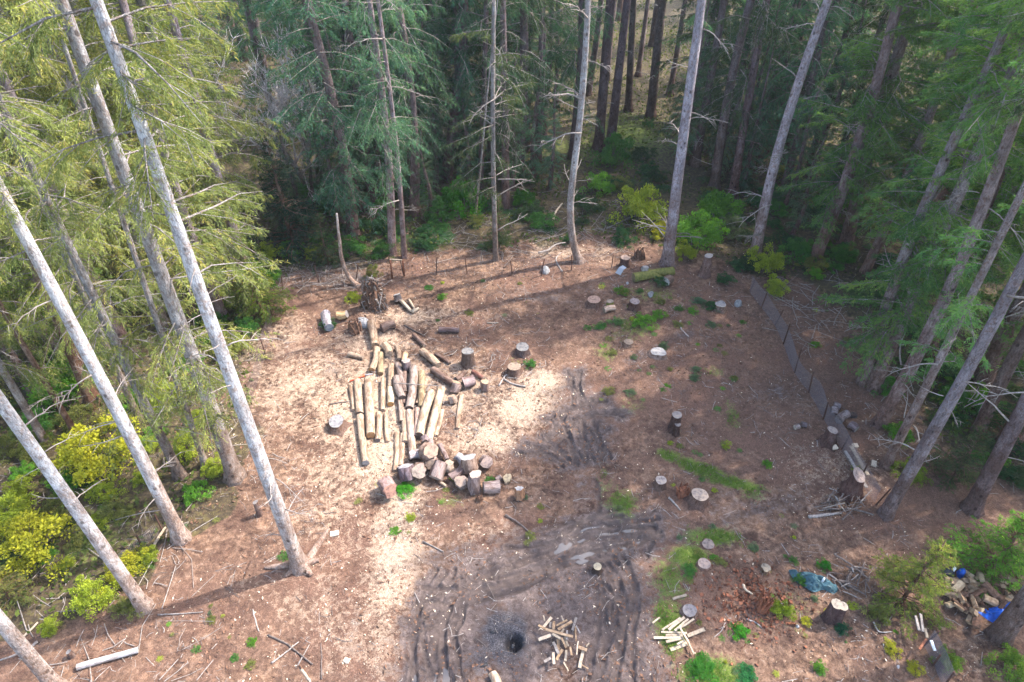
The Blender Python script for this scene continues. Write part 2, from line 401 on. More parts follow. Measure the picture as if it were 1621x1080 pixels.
# ------------------------------------------------------------------ ground sheet
def axis_coords(lo, hi, step, ext, grow=1.18):
    a = list(np.arange(lo, hi+1e-6, step)); s = step
    while a[-1] < ext[1]: s *= grow; a.append(a[-1]+s)
    s = step
    while a[0] > ext[0]: s *= grow; a.insert(0, a[0]-s)
    return np.array(a)
gx = axis_coords(-3.8, 6.2, .042, (-3.8, 6.2)); gl = axis_coords(-12, -3.86, .07, (-160, -3.86)); gr = axis_coords(6.27, 14, .07, (6.27, 160)); gx = np.concatenate([gl[gl < -3.85], gx[gx < 6.24], gr])
gy = axis_coords(6.5, 17, .042, (-60, 17)); gy = np.concatenate([gy[gy < 16.99], axis_coords(17, 21, .07, (17, 21))[:-1], axis_coords(21.07, 33, .10, (21.07, 240))])
gx = np.sort(gx); gy = np.sort(gy); gx = gx[np.concatenate([[True], np.diff(gx) > .02])]; gy = gy[np.concatenate([[True], np.diff(gy) > .02])]
X, Y = np.meshgrid(gx, gy); xf, yf = X.ravel(), Y.ravel(); Z = ground_z(xf, yf)
def blob(px, py, rx, ry, ang=0, pw=2.0):
    """soft ellipse on the ground, radii in metres"""
    c = flat(px, py); ca, sa = math.cos(R(ang)), math.sin(R(ang)); dx, dy = xf-c.x, yf-c.y
    a = (dx*ca+dy*sa)/rx; b = (-dx*sa+dy*ca)/ry
    return np.exp(-(a*a+b*b)**(pw/2))
def mx(*a):
    r = np.zeros_like(xf)
    for k in a: r = np.maximum(r, k)
    return r
saw = mx(.62*blob(500,600,4,3.2), .95*blob(600,640,3.0,3.4), .95*blob(600,720,1.2,2.2), .9*blob(830,640,1.9,1.5), .6*blob(700,620,3,2.5), .78*blob(625,880,1.15,4.6), .5*blob(540,760,2.2,3.5), .45*blob(460,640,2.0,3.0), .42*blob(560,980,2.4,2.0),
         .7*blob(590,540,2.5,1.2), .95*blob(860,605,1.3,.8), .75*blob(770,690,2.0,1.2), .6*blob(660,500,3,1.0), .4*blob(960,400,3,1.0,20), .55*blob(620,950,.6,1.6), .6*blob(880,400,2.0,.8),
         .5*blob(1330,740,2.0,1.2), .45*blob(1320,790,1.4,.8), .55*blob(450,530,1.5,1.5), .38*blob(560,830,2.5,2.5), .35*blob(1560,1050,1.2,.8), .4*blob(780,850,2,.8), .3*blob(480,940,3,2))
rutm = np.zeros_like(xf); rutline = np.zeros_like(xf)
for P, w, d in RUTS:
    dd, _ = polydist(xf, yf, P); rutline = np.maximum(rutline, np.exp(-(dd/(w*.95))**4)*(.7+.3*vnoise(xf*1.6, yf*1.6, 66))*min(1, d/.05)); rutm = np.maximum(rutm, np.exp(-(dd/.34)**2)*(.55 if d < .05 else .85))
mud = mx(rutm*.9, .95*blob(890,935,2.8,1.7), .95*blob(960,852,2.3,1.0), .95*blob(980,1000,1.5,2.6), .85*blob(820,1020,2.2,1.9), .75*blob(915,670,1.5,2.2), .9*blob(710,1010,1.5,2.2), .8*blob(780,890,2.2,.8), .35*blob(930,790,1.0,2.0), .5*blob(1070,850,2,.5),
         .45*blob(1230,620,1.0,.8), .4*blob(880,470,2.5,1.2), .5*blob(560,440,2.5,1.0), .4*blob(1200,800,3,.8))
ash = mx(.95*blob(800,1010,.85,.95), .6*blob(760,1050,.6,.6), .4*blob(560,985,.5,1.0))
moss = mx(1.0*blob(1110,742,1.25,.42,-28), .95*blob(1165,765,1.2,.34,-15), .8*blob(1060,720,.65,.4,-30), .75*blob(985,795,.75,.85), .95*blob(1125,850,1.1,.45), .95*blob(1090,882,.85,.6), .72*blob(1060,920,.75,1.1),
          .95*blob(1060,990,.55,1.1), .95*blob(1130,1070,1.2,.6), .7*blob(640,772,.6,.4), .5*blob(715,790,.9,.5), .55*blob(1000,520,1.6,1.4), .55*blob(960,560,.8,1.0), .5*blob(1030,470,2.2,1.0), .42*blob(1000,640,1.0,1.1),
          .5*blob(1130,590,.6,.6), .5*blob(1160,660,.6,1.3), .6*blob(1190,780,.7,.5), .55*blob(1440,745,.9,.7), .45*blob(1250,960,1.4,1.0), .55*blob(900,240,6,4), .62*blob(1000,220,5,6), .5*blob(150,850,2.5,3), .4*blob(820,575,.8,.6), .45*blob(960,770,.5,2.0))
red = mx(.8*blob(1100,600,5,4), .9*blob(1290,560,2.5,3.5), .8*blob(1250,680,3,2), .7*blob(1500,800,4,2), .8*blob(1190,950,1.3,1.0), .5*blob(1000,450,5,1.5), .6*blob(1150,520,4,1.5), .5*blob(400,950,4,2), .4*blob(150,1000,4,2))
# the forest floor begins outside the cleared outline
outline = [flat(*p) for p in [(-200,1080),(60,1010),(250,900),(330,790),(395,700),(405,560),(430,480),(470,425),(620,405),(790,395),(960,385),(1110,405),(1195,430),(1330,470),(1420,560),(1500,720),(1640,780),(1800,1000),(1800,1300),(-200,1300)]]
def inside(px_, py_, poly):
    r = np.zeros(px_.shape, bool); j = len(poly)-1
    for i in range(len(poly)):
        xi, yi, xj, yj = poly[i].x, poly[i].y, poly[j].x, poly[j].y
        c = ((yi > py_) != (yj > py_)) & (px_ < (xj-xi)*(py_-yi)/(yj-yi+1e-12)+xi); r ^= c; j = i
    return r
wob = (fbm(xf*.5, yf*.5, 70, 3)-.5)*3; wob2 = (fbm(xf*.5, yf*.5, 90, 3)-.5)*3
ins = inside(xf+wob, yf+wob2, outline); forest = np.where(ins, 0.0, .9)
P_IN = outline
faces = []
nx, ny = len(gx), len(gy); idx = np.arange(nx*ny).reshape(ny, nx)
fq = np.stack([idx[:-1, :-1], idx[:-1, 1:], idx[1:, 1:], idx[1:, :-1]], -1).reshape(-1, 4)
me = bpy.data.meshes.new('ground')
me.vertices.add(nx*ny); me.vertices.foreach_set('co', np.stack([xf, yf, Z], 1).reshape(-1).astype(np.float32))
me.loops.add(fq.size); me.loops.foreach_set('vertex_index', fq.reshape(-1).astype(np.int32))
me.polygons.add(len(fq)); me.polygons.foreach_set('loop_start', np.arange(0, fq.size, 4, dtype=np.int32))
try: me.polygons.foreach_set('loop_total', np.full(len(fq), 4, dtype=np.int32))
except Exception: pass
for nm, a in (('saw', saw), ('mud', mud), ('ash', ash), ('moss', moss), ('red', red), ('forest', forest), ('rut', rutline), ('wet', np.clip(rutm*1.1*blob(960,850,2.2,1.2), 0, 1))):
    at = me.attributes.new(nm, 'FLOAT', 'POINT'); at.data.foreach_set('value', a.astype(np.float32))
me.polygons.foreach_set('use_smooth', [True]*len(fq)); me.materials.append(M_GROUND); me.update(calc_edges=True)
tag(put('ground', me), 'brown churned forest soil with sawdust, ruts and moss', None, None, 'structure')

# standing water fills the deepest ruts
def puddle(px, py, rx, ry, level, label):
    c = flat(px, py); m = MB(); n = 28; z = WETS[(px, py)]-level*1.35
    V = [(c.x+rx*math.cos(k/n*6.2832)*(1+.1*math.sin(k*1.7)), c.y+ry*math.sin(k/n*6.2832), z) for k in range(n)]
    m.add(V, [tuple(range(n))]); tag(put('puddle', m.mesh('puddle', [M_WATER])), label, None, None, 'structure')
puddle(960, 862, 1.75, .80, .085, 'silver puddle water standing in the curved ruts')
puddle(672, 1072, .75, .42, .075, 'puddle water in the wheel track at the bottom edge')

# ------------------------------------------------------------------ conifer prototypes
def nrm(a): return a/(np.linalg.norm(a, axis=-1, keepdims=True)+1e-9)
def sprays(base, d, side, L, W, rg):
    """rhombus faces from base along d, width axis side"""
    return np.stack([base, base+d*(L*.45)[:, None]+side*W[:, None], base+d*L[:, None], base+d*(L*.45)[:, None]-side*W[:, None]], 1)
def crown_mesh(name, seed, h, z0, rmax, droop=.5, per_m=5.0, twig_len=.55, prof='spruce', spray=.15, width=.030, gap=.15, hang=.8, up=.15, cutz=20.0, ns0=7, tw=7.5, side=3):
    rg = np.random.default_rng(seed); Q = []; T = []; wood = MB(); n = 7; u = np.linspace(0, 1, n)
    def leafy(P, L, top, bt, u0=.12):
        nt = max(3, int(L*(tw if not top else 2.6)))
        uu = np.concatenate([np.sort(u0+(1-u0)*rg.random(nt)), np.sort(u0+(1-u0)*rg.random(nt))]); sd = np.repeat([1, -1], nt)
        i = np.clip((uu*(n-1)).astype(int), 0, n-2); fr = uu*(n-1)-i
        B = P[i]*(1-fr)[:, None]+P[i+1]*fr[:, None]; tang = nrm(P[i+1]-P[i])
        lat = np.stack([-tang[:, 1], tang[:, 0], np.zeros(len(i))], 1); lat = nrm(lat)*sd[:, None]
        tl = twig_len*(.25+1.0*rg.random(2*nt)**1.4)*(1.15-.7*uu)*min(1.3, .5+L/3)*(1.2 if top else 1)
        td = nrm(tang*(.4+.7*rg.random((2*nt, 1)))+lat*(.35+.65*rg.random((2*nt, 1)))+np.array([0, 0, -1])*hang*(.05+.95*rg.random((2*nt, 1)))+rg.normal(size=(2*nt, 3))*.22)
        ns = ns0 if not top else 3
        tn = np.clip(bt+rg.normal(size=2*nt)*.17, 0, 1); bad = rg.random(2*nt) < .07; tn = np.where(bad, 1.0, tn)
        for k in range(ns):
            f = (k+.5)/ns; sg = 1 if k % 2 else -1
            pt = B+td*(tl*f)[:, None]+np.array([0, 0, -1])*(tl*f*f*.35*hang)[:, None]+rg.normal(size=(2*nt, 3))*.012
            sdv = nrm(np.cross(td, rg.normal(size=(2*nt, 3))*.6+np.array([0, 0, 1.0])))
            dd = nrm(td+sdv*sg*.75+np.array([0, 0, -.3*hang])+rg.normal(size=(2*nt, 3))*.3)
            wv = nrm(np.cross(dd, rg.normal(size=(2*nt, 3))+np.array([0, 0, .8])))
            Ls = spray*(.6+.8*rg.random(2*nt))*(1.35 if top else 1); Ws = width*(.7+.6*rg.random(2*nt))*(1.7 if top else 1)
            Q.append(sprays(pt, dd, wv, Ls, Ws, rg)); T.append(tn)
    z = z0
    while z < h-.4:
        top = z > cutz
        z += (1/per_m)*(.5+rg.random())*(2.2 if top else 1.0)
        t = (z-z0)/(h-z0)
        if t >= 1: break
        if prof == 'spruce': pr = (.55+.45*min(1, t/.18))*(1-t)**.75+.06
        elif prof == 'column': pr = (.6+.4*min(1, t/.3))*(1-t)**.5*.9+.08
        else: pr = (.8+.2*min(1, t/.1))*(1-t)**.9+.05
        L = rmax*pr*(.45+.7*rg.random())
        if rg.random() < gap: continue
        az = rg.random()*2*math.pi; c, s_ = math.cos(az), math.sin(az)
        rise = up*(1-.5*t)+(t**2)*.6+rg.normal()*.12; bt = rg.normal()*.15+.45
        wig = rg.normal()*.16*L*u**2+rg.normal()*.05*L*np.sin(u*5)
        zz = z + L*(rise*u - droop*(1-.6*t)*(.7+.6*rg.random())*u**2 + .18*droop*u**4)
        P = np.stack([c*L*u-s_*wig, s_*L*u+c*wig, zz], 1)
        tube(wood, P[::2], np.linspace(.018+.006*L, .005, 4), 3, False); leafy(P, L, top, bt)
        if top or L < 1.0: continue
        for q in range(rg.integers(max(1, side-1), side+2)):
            i0 = rg.integers(1, 5); l = L*(.22+.30*rg.random()); sg = rg.choice([-1, 1]); tg = nrm(P[i0+1]-P[i0]); la = np.array([-tg[1], tg[0], 0])*sg
            d0 = nrm(tg*.8+la*(.45+.5*rg.random())+np.array([0, 0, -.1-.35*hang*rg.random()]))
            S = P[i0]+d0*(l*u)[:, None]+np.array([0, 0, -1])*(l*.35*hang*u*u)[:, None]
            tube(wood, S[::3], np.linspace(.011, .004, 3), 3, False); leafy(S, l, top, bt+rg.normal()*.08, .05)
    V = np.concatenate(Q); tn = np.concatenate(T)
    return quad_mesh(name, V, M_LEAF, tn), wood.mesh(name+'_wood', [M_BARK])

CROWNS = {
 'dense': [crown_mesh('spruce_crown', 100+k, 28, .8+k*.6, 3.7, .55, 5.6, .58, spray=.16, width=.019, gap=.08, ns0=7, tw=5.5, side=3) for k in range(3)],
 'high':  [crown_mesh('spruce_crown', 200+k, 29, 11.5+k*2.5, 3.0, .5, 4.6, .55, spray=.11, width=.0085, gap=.15, ns0=14, tw=7, side=4) for k in range(2)],
 'droop': [crown_mesh('spruce_crown', 300+k, 27, 2.6+k*1.2, 3.1, .7, 3.8, .60, spray=.12, width=.010, hang=1.2, gap=.27, ns0=12, tw=6.5, side=4) for k in range(3)],
 'hem':   [crown_mesh('hemlock_crown', 400+k, 26, 2.0+k, 3.8, .30, 5.0, .60, 'column', .12, .014, .12, .5, .05, ns0=11, tw=6.5, side=4) for k in range(2)],
 'sparse':[crown_mesh('sparse_crown', 500+k, 26, 4.0, 2.5, .5, 2.6, .5, width=.014, gap=.3, ns0=9, side=2) for k in range(2)],
 'young': [crown_mesh('young_crown', 600+k, 5.0, .15, 1.45, .25, 22, .40, 'young', .10, .012, .02, .5, .25, ns0=9, tw=9, side=2) for k in range(2)],
}
def trunk_mesh(name, seed, flare=.75, roots=5, sides=14, rings=26):
    rg = np.random.default_rng(seed); V = []; ph = rg.random()*6; bend = rg.normal(size=2)*1.0
    zs = np.concatenate([[-.012, 0, .004, .009, .016, .026, .04], np.linspace(.06, 1, rings-7)])
    for z in zs:
        taper = 1-.86*max(z, 0)**.95 if z > 0 else 1
        fl = flare*math.exp(-max(z, 0)/.013)
        for k in range(sides):
            a = 2*math.pi*k/sides
            r = taper*(1+.07*math.sin(3*a+ph+z*9)+.05*(rg.random()-.5))+fl*(.55+.6*max(0, math.cos(roots*a+ph))**1.5)
            V.append((r*math.cos(a)+bend[0]*math.sin(z*7.5)*.55, r*math.sin(a)+bend[1]*math.sin(z*6.1)*.55, z))
    n = len(zs)
    F = [(i*sides+k, i*sides+(k+1) % sides, (i+1)*sides+(k+1) % sides, (i+1)*sides+k) for i in range(n-1) for k in range(sides)]
    F.append(tuple((n-1)*sides+k for k in range(sides)))
    m = MB(); m.add(V, F); return m.mesh(name, [M_BARK])
TRUNKS = [trunk_mesh('trunk', 20+k, .30+.20*k, 4+k) for k in range(4)]
def dead_branch_mesh(seed, L=1.0, subs=3, droop=.15):
    rg = np.random.default_rng(seed); m = MB(); n = 7; u = np.linspace(0, 1, n)
    P = np.stack([L*u, L*.12*np.sin(u*2.5+rg.random()*3)-L*.12*math.sin(0), L*(.20*u-droop*2*u*u)+rg.normal(size=n)*.012], 1)
    tube(m, P, np.linspace(.019, .005, n), 5)
    for k in range(subs):
        i = rg.integers(2, n-1); s = rg.choice([-1, 1]); l = L*(.18+.3*rg.random())
        q = np.stack([P[i]+np.array([.7*t*l, s*.65*t*l, -.25*t*t*l+.05*t]) for t in (0, .5, 1)]); tube(m, q, [.008, .006, .003], 3)
        if rg.random() < .6:
            q2 = np.stack([q[1]+np.array([.5*t*l*.6, -s*.3*t*l*.6, -.5*t*l*.6]) for t in (0, 1)]); tube(m, q2, [.007, .003], 3)
    return m.mesh('dead_branch', [M_TWIG])
DEADS = [dead_branch_mesh(40+k, 1.0, (1, 4, 7, 10, 3)[k], (.05, .12, .2, .3, -.05)[k]) for k in range(5)]

def axis_from(px, py, qx, qy):
    """base on the ground and stem direction, from the foot and a higher point of the stem"""
    B = G(px, py); d = ray(qx, qy); C = Vector((0, 0, CAMZ))
    dh = Vector((d.x, d.y)); w = Vector((B.x, B.y))
    t = w.dot(dh)/dh.dot(dh); P = C+d*t
    return B, (P-B).normalized()
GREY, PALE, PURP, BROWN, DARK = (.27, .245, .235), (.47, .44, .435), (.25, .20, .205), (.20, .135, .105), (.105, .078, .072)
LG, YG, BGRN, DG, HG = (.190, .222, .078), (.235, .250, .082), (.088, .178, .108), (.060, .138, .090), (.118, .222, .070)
def make_tree(name, label, B, ax, h, r, crown=None, ccol=LG, bark=GREY, dead=0, dead_rng=(2, 14), dead_len=(.6, 2.2), group=None, cat='tree', cs=1.0, ti=None, cz=None, dead_kind=None):
    q = ax.to_track_quat('Z', 'Y') @ Quaternion((0, 0, 1), random.uniform(0, 6.28))
    o = empty(name, B, q); tag(o, label, cat, group)
    kb = random.uniform(.88, 1.1); bk = tuple(c*kb for c in bark)
    put('trunk', TRUNKS[random.randrange(4) if ti is None else ti], o, (0, 0, 0), None, (r, r, h), bk)
    if crown:
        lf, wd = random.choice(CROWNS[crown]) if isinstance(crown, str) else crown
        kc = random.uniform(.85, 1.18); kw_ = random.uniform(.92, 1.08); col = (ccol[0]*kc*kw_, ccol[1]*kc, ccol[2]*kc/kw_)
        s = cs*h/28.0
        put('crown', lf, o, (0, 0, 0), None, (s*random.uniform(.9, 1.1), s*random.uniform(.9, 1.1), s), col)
        put('bough_wood', wd, o, (0, 0, 0), None, (s, s, s), (.26, .225, .205))['kind'] = 'stuff'
    for k in range(dead):
        z = random.uniform(*dead_rng); a = random.uniform(0, 6.28); L = random.uniform(*dead_len)
        rr = r*(1-.86*z/h)*.8
        put('dead_branch', DEADS[random.randrange(5) if dead_kind is None else random.choice(dead_kind)], o, (rr*math.cos(a), rr*math.sin(a), z), (0, random.uniform(-.35, .35), a), (L, L, L*random.uniform(.8, 1.2)))
    return o

# ------------------------------------------------------------------ the trees one can tell apart
# foot px, foot py, higher px, py, radius m, height, crown kind, leaf colour, bark, dead branches, label
NAMED = [
 (475,897,150,0,.30,27,'high',LG,PALE,16,'tall pale grey conifer trunk with spreading roots in the left foreground'),
 (288,853,0,297,.29,27,'high',LG,PALE,16,'pale straight conifer trunk second from the left in the foreground'),
 (228,962,0,636,.26,26,'high',LG,PALE,16,'pale leaning conifer trunk with a cut stump at its foot'),
 (92,1092,0,985,.25,26,'high',LG,PALE,8,'pale trunk cut off by the bottom left corner'),
 (372,755,100,5,.36,27,'droop',LG,GREY,22,'thick rough grey conifer trunk with mossy twigs beside the pale tall trunk'),
 (285,752,42,250,.23,25,'droop',LG,GREY,14,'grey trunk standing behind the yellow shrubs on the left'),
 (326,738,205,380,.16,22,'sparse',LG,GREY,8,'thin grey trunk between two thicker trunks on the left'),
 (222,668,0,178,.17,24,'droop',LG,GREY,10,'slender trunk behind the second pale foreground trunk'),
 (123,692,0,482,.15,23,'high',LG,BROWN,8,'thin brown trunk leaning in front of the left bushes'),
 (76,706,0,580,.19,24,'droop',LG,GREY,10,'brownish trunk at the left edge above the yellow bush'),
 (148,640,60,430,.34,27,'droop',LG,BROWN,8,'broad dim brown trunk half hidden behind the pale second trunk'),
 (785,412,783,0,.15,27,'sparse',(.06,.09,.05),GREY,14,'thin straight grey tree standing just behind the back fence'),
 (640,408,616,160,.16,24,'sparse',BGRN,PURP,10,'slim trunk with ragged boughs behind the wooden fence frame'),
 (620,402,592,100,.24,27,'droop',BGRN,PURP,8,'thicker conifer just left of the slim ragged trunk at the back'),
 (752,348,768,190,.08,14,None,BGRN,GREY,4,'very thin bare pole tree behind the bright green shrub'),
 (1056,418,1111,0,.31,28,'high',BGRN,(.34,.30,.33),20,'large pale lilac trunk with bare side branches behind the mossy logs'),
 (1194,414,1312,0,.30,28,'high',BGRN,(.33,.28,.30),20,'tall grey purple trunk at the far corner of the mesh fence'),
 (1288,412,1422,0,.34,28,'hem',HG,(.22,.155,.15),12,'stout reddish trunk right of the fence corner'),
 (1390,672,1621,152,.26,27,'high',HG,(.24,.18,.175),14,'brown trunk beside the loose log rounds on the right'),
 (1402,738,1621,300,.17,25,'sparse',HG,(.24,.19,.18),12,'thin leaning trunk behind the slanted stump on the right'),
 (1402,815,1621,400,.23,26,'high',(.05,.075,.04),(.19,.16,.17),10,'grey trunk rising from beside the brush heap on the right'),
 (1537,806,1621,642,.27,26,'high',HG,(.17,.13,.135),6,'dark trunk with a white scrap at its foot on the right edge'),
 (1580,1008,1640,900,.30,28,'high',HG,(.19,.155,.15),4,'thick dark trunk in front of the blue tarp'),
 (1366,606,1446,400,.26,25,'hem',HG,(.24,.20,.20),6,'left trunk of the close pair in the dark right woods'),
 (1382,614,1520,290,.30,27,'hem',HG,(.27,.22,.22),8,'right trunk of the close pair in the dark right woods'),
 (1468,560,1580,280,.30,27,'hem',HG,(.20,.13,.12),6,'reddish trunk wrapped in green boughs on the right'),
 (1545,690,1621,560,.26,26,'high',(.05,.08,.04),(.15,.11,.10),6,'dim trunk under grey green boughs near the right edge'),
 (948,236,962,50,.36,30,'high',DG,(.12,.085,.09),4,'dark trunk left of the sunlit moss behind the clearing'),
 (966,232,990,30,.33,30,'high',DG,(.12,.085,.09),4,'dark trunk standing right at the sunlit moss'),
 (1030,185,1040,90,.36,31,'high',DG,DARK,4,'dark distant trunk beyond the sunlit moss'),
 (994,176,1000,60,.28,30,'high',DG,DARK,3,'thin dark distant trunk above the mossy patch'),
 (1160,308,1208,20,.28,29,'high',BGRN,(.16,.11,.12),6,'dark slim trunk between the two tall pale trunks at the back'),
 (1276,282,1325,110,.22,27,'sparse',BGRN,(.13,.10,.095),6,'dark thin trunk behind the tall grey purple trunk'),
 (1228,215,1276,10,.36,30,'high',BGRN,(.15,.11,.115),8,'thick dim trunk far back right of centre'),
 (706,285,716,140,.40,30,'droop',DG,(.12,.085,.09),4,'thick dark trunk left of the thin straight grey tree'),
 (760,296,764,120,.20,27,'droop',DG,(.16,.12,.13),6,'dark narrow trunk directly behind the thin grey tree'),
 (905,250,912,70,.26,28,'droop',DG,(.13,.095,.10),5,'dark trunk behind the curved white tree'),
]
for (a, b, c, d, r, h, cr, cc, bk, nd, lab) in NAMED:
    B, ax = axis_from(a, b, c, d)
    big = r > .24
    left = a < 500
    make_tree('conifer_tree', lab, B, ax, h, r*(.74 if left else .92), cr, cc, bk, int(nd*1.6) if left else nd, (1.5, 15), (.15, 1.3) if left else (.4, 1.9), None, ti=3 if left else None)

# tree with spreading surface roots: extra root parts on the first foreground tree
B = G(475, 897)
def root(px, r0, r1, lift=.05, mat=M_TWIG):
    pts = [G(*p) for p in px]; m = MB()
    P = np.array([(q.x, q.y, q.z+lift) for q in smoothline(pts, 4)]); tube(m, P, np.linspace(r0, r1, len(P)), 8, True, 0, .2, 3)
    return m
tr0 = [o for o in bpy.data.objects if o.get('label', '').startswith('tall pale grey conifer')][0]
bpy.context.view_layer.update()
for pxs, r0, r1 in (([(470,893),(445,897),(420,900)], .16, .05), ([(485,893),(500,870),(512,852),(521,838)], .15, .06), ([(487,893),(498,889),(506,888)], .14, .06), ([(482,900),(490,908),(494,912)], .15, .06), ([(466,900),(458,908),(452,914)], .13, .04)):
    m = root(pxs, r0, r1); o = put('root', m.mesh('root', [M_BARK]), tr0, color=(.36, .31, .29)); o.matrix_parent_inverse = tr0.matrix_world.inverted()

# the curved pale tree and the bent snag: own swept stems
def swept_tree(name, label, pxs, zs, r0, r1, bark, nd, crown=None, ccol=BGRN, h=24, cat='tree'):
    """stem through photograph points at given heights above the foot; depth stays that of the foot"""
    B = G(*pxs[0]); pts = [Vector((0, 0, -.1))]
    for p, q in zip(pxs[1:], zs):
        d = ray(*p); t = (B.y+q)/d.y; pts.append(Vector((d.x*t, d.y*t, CAMZ+d.z*t))-B)
    P = np.array([tuple(v) for v in smoothline(pts, 6)]); n = len(P)
    o = empty(name, B); tag(o, label, cat); m = MB()
    rad = np.linspace(r0, r1, n); rad[0] *= 1.7; rad[1] *= 1.45; rad[2] *= 1.2
    tube(m, P, rad, 10, True, 0, .1, 5); put('trunk', m.mesh('trunk', [M_BARK]), o, color=bark)
    for k in range(nd):
        i = random.randrange(n//3, n); a = random.uniform(0, 6.28); L = random.uniform(.6, 2.2)
        put('dead_branch', DEADS[random.randrange(5)], o, P[i], (0, random.uniform(-.6, .1), a), L)
    if crown:
        lf, wd = CROWNS[crown][0]
        put('crown', lf, o, (P[-1][0], P[-1][1], 0), None, .9, ccol)
    return o
swept_tree('conifer_tree', 'slender pale tree with a curved base and bare side twigs behind the clearing',
           [(918,414),(908,385),(903,340),(906,290),(918,190),(927,80),(932,-20),(937,-160)], [.1,.1,.1,.1,.1,.1,.1], .22, .10, (.36,.33,.32), 22)
swept_tree('bent_snag', 'bent bare snag curving up beside the upturned root mass',
           [(567,452),(552,438),(541,410),(538,385),(535,360),(533,338)], [.1,.1,.1,.1,.1], .13, .05, (.42,.36,.33), 0, cat='dead tree')

# ------------------------------------------------------------------ the woods around
ANCH = [('behind the tall pale foreground trunk',330,520),('behind the second pale trunk',150,560),('at the left edge',20,600),('above the left rim of the clearing',400,400),('left of the leafless grey tree',340,300),('in the upper left',200,380),('in the far upper left',40,420),
        ('left of the bent snag',480,370),('right of the bent snag',565,370),('below the leafless grey tree',460,300),('around the slim ragged trunk',620,320),('behind the vivid green shrub',725,290),('around the thin straight grey tree',800,320),('left of the curved pale tree',850,250),
        ('behind the curved pale tree',910,180),('around the sunlit moss',990,190),('behind the large yellow green shrub',1010,300),('right of the large lilac trunk',1110,300),('between the lilac and purple trunks',1150,230),('behind the fence corner',1210,290),('behind the stout reddish trunk',1310,300),
        ('right of the stout reddish trunk',1370,400),('beside the close pair of trunks',1400,540),('around the reddish trunk in green boughs',1480,480),('at the upper right',1530,350),('right of the thin leaning trunk',1500,640),('at the right edge',1600,560),('near the dark right trunk',1570,720),('left of the third pale trunk',90,800)]
def where(px, py):
    return min(ANCH, key=lambda a: (a[1]-px)**2+1.5*(a[2]-py)**2)[0]
occupied = [flat(n[0], n[1]).xy for n in NAMED]
def far_enough(p, d):
    return all((p-q).length > d for q in occupied)
def in_clear(p): return bool(inside(np.array([p.x]), np.array([p.y]), P_IN)[0])
def wood(px, py, kind, col, bark, label, group, h=None, r=None, lean=.02, dead=0):
    B = G(px, py); occupied.append(B.xy); wh = where(px, py); label = label+' '+wh; group = group+' '+wh
    ax = Vector((random.gauss(0, lean), random.gauss(0, lean), 1)).normalized()
    return make_tree('conifer_tree', label, B, ax, h or random.uniform(24, 30), r or random.uniform(.18, .34), kind, col, bark, dead, (1.5, 9), (.5, 1.6), group)
# left woods, sunlit
for (x, y, k) in [(395,452,'droop'),(352,500,'dense'),(318,455,'droop'),(262,520,'dense'),(205,560,'droop'),(120,585,'dense'),(52,620,'droop'),(-30,640,'dense'),(365,400,'dense'),(300,385,'droop'),
                  (235,430,'dense'),(165,480,'dense'),(90,510,'droop'),(10,545,'dense'),(-70,560,'dense'),(340,340,'dense'),(250,350,'dense'),(170,400,'dense'),(70,430,'dense'),(-40,470,'dense'),(-80,720,'droop'),(-140,820,'dense'),
                  (300,290,'dense'),(200,310,'dense'),(100,350,'dense'),(0,380,'dense'),(-120,430,'dense')]:
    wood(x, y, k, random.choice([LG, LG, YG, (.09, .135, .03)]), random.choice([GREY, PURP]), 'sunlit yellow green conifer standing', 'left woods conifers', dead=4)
# back woods, shaded: a lower storey with boughs down to the ground, then the tall trees
for (x, y, hh) in [(448,368,6.5),(478,345,5.5),(505,335,5),(540,352,9),(575,338,12),(470,318,4),(515,310,4.5),(655,318,10),(690,300,13),(680,345,6),(810,300,9),(845,285,11),(870,300,7),(1135,285,10),(1175,300,9),(1240,330,9),(1255,370,6),(1310,350,9),(1100,240,12),(1190,270,12),(775,270,11),(740,300,9),(600,300,12),(640,285,14),(700,262,15),(660,250,16),(735,248,14),(800,255,14),(835,240,13),(580,280,15),(1080,262,11),(1130,262,13),(1215,245,14),(1160,275,10),(1285,300,12),(1240,265,14),(1330,320,12)]:
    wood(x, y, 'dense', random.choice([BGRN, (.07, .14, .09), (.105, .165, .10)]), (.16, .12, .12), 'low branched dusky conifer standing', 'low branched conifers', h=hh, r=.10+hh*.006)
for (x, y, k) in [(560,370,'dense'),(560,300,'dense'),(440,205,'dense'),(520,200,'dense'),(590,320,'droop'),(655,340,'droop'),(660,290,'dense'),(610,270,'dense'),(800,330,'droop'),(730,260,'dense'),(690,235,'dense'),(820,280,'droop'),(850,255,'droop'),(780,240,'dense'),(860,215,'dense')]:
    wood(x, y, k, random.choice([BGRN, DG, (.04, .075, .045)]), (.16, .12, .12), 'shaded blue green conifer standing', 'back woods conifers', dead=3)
for (x, y, k) in [(1130,300,'droop'),(1100,260,'high'),(1085,225,'dense'),(1150,240,'dense'),(1195,250,'dense'),(1240,300,'dense'),(1320,290,'dense'),(1260,240,'droop'),(1060,150,'high'),(1120,180,'dense'),(1200,190,'dense'),(1300,210,'dense'),(1370,250,'dense'),(930,150,'high'),(880,170,'dense'),(960,130,'high'),(1010,120,'high')]:
    wood(x, y, k, random.choice([BGRN, DG, (.05, .08, .045)]), (.15, .115, .115), 'dim conifer standing', 'far right woods conifers', dead=3)
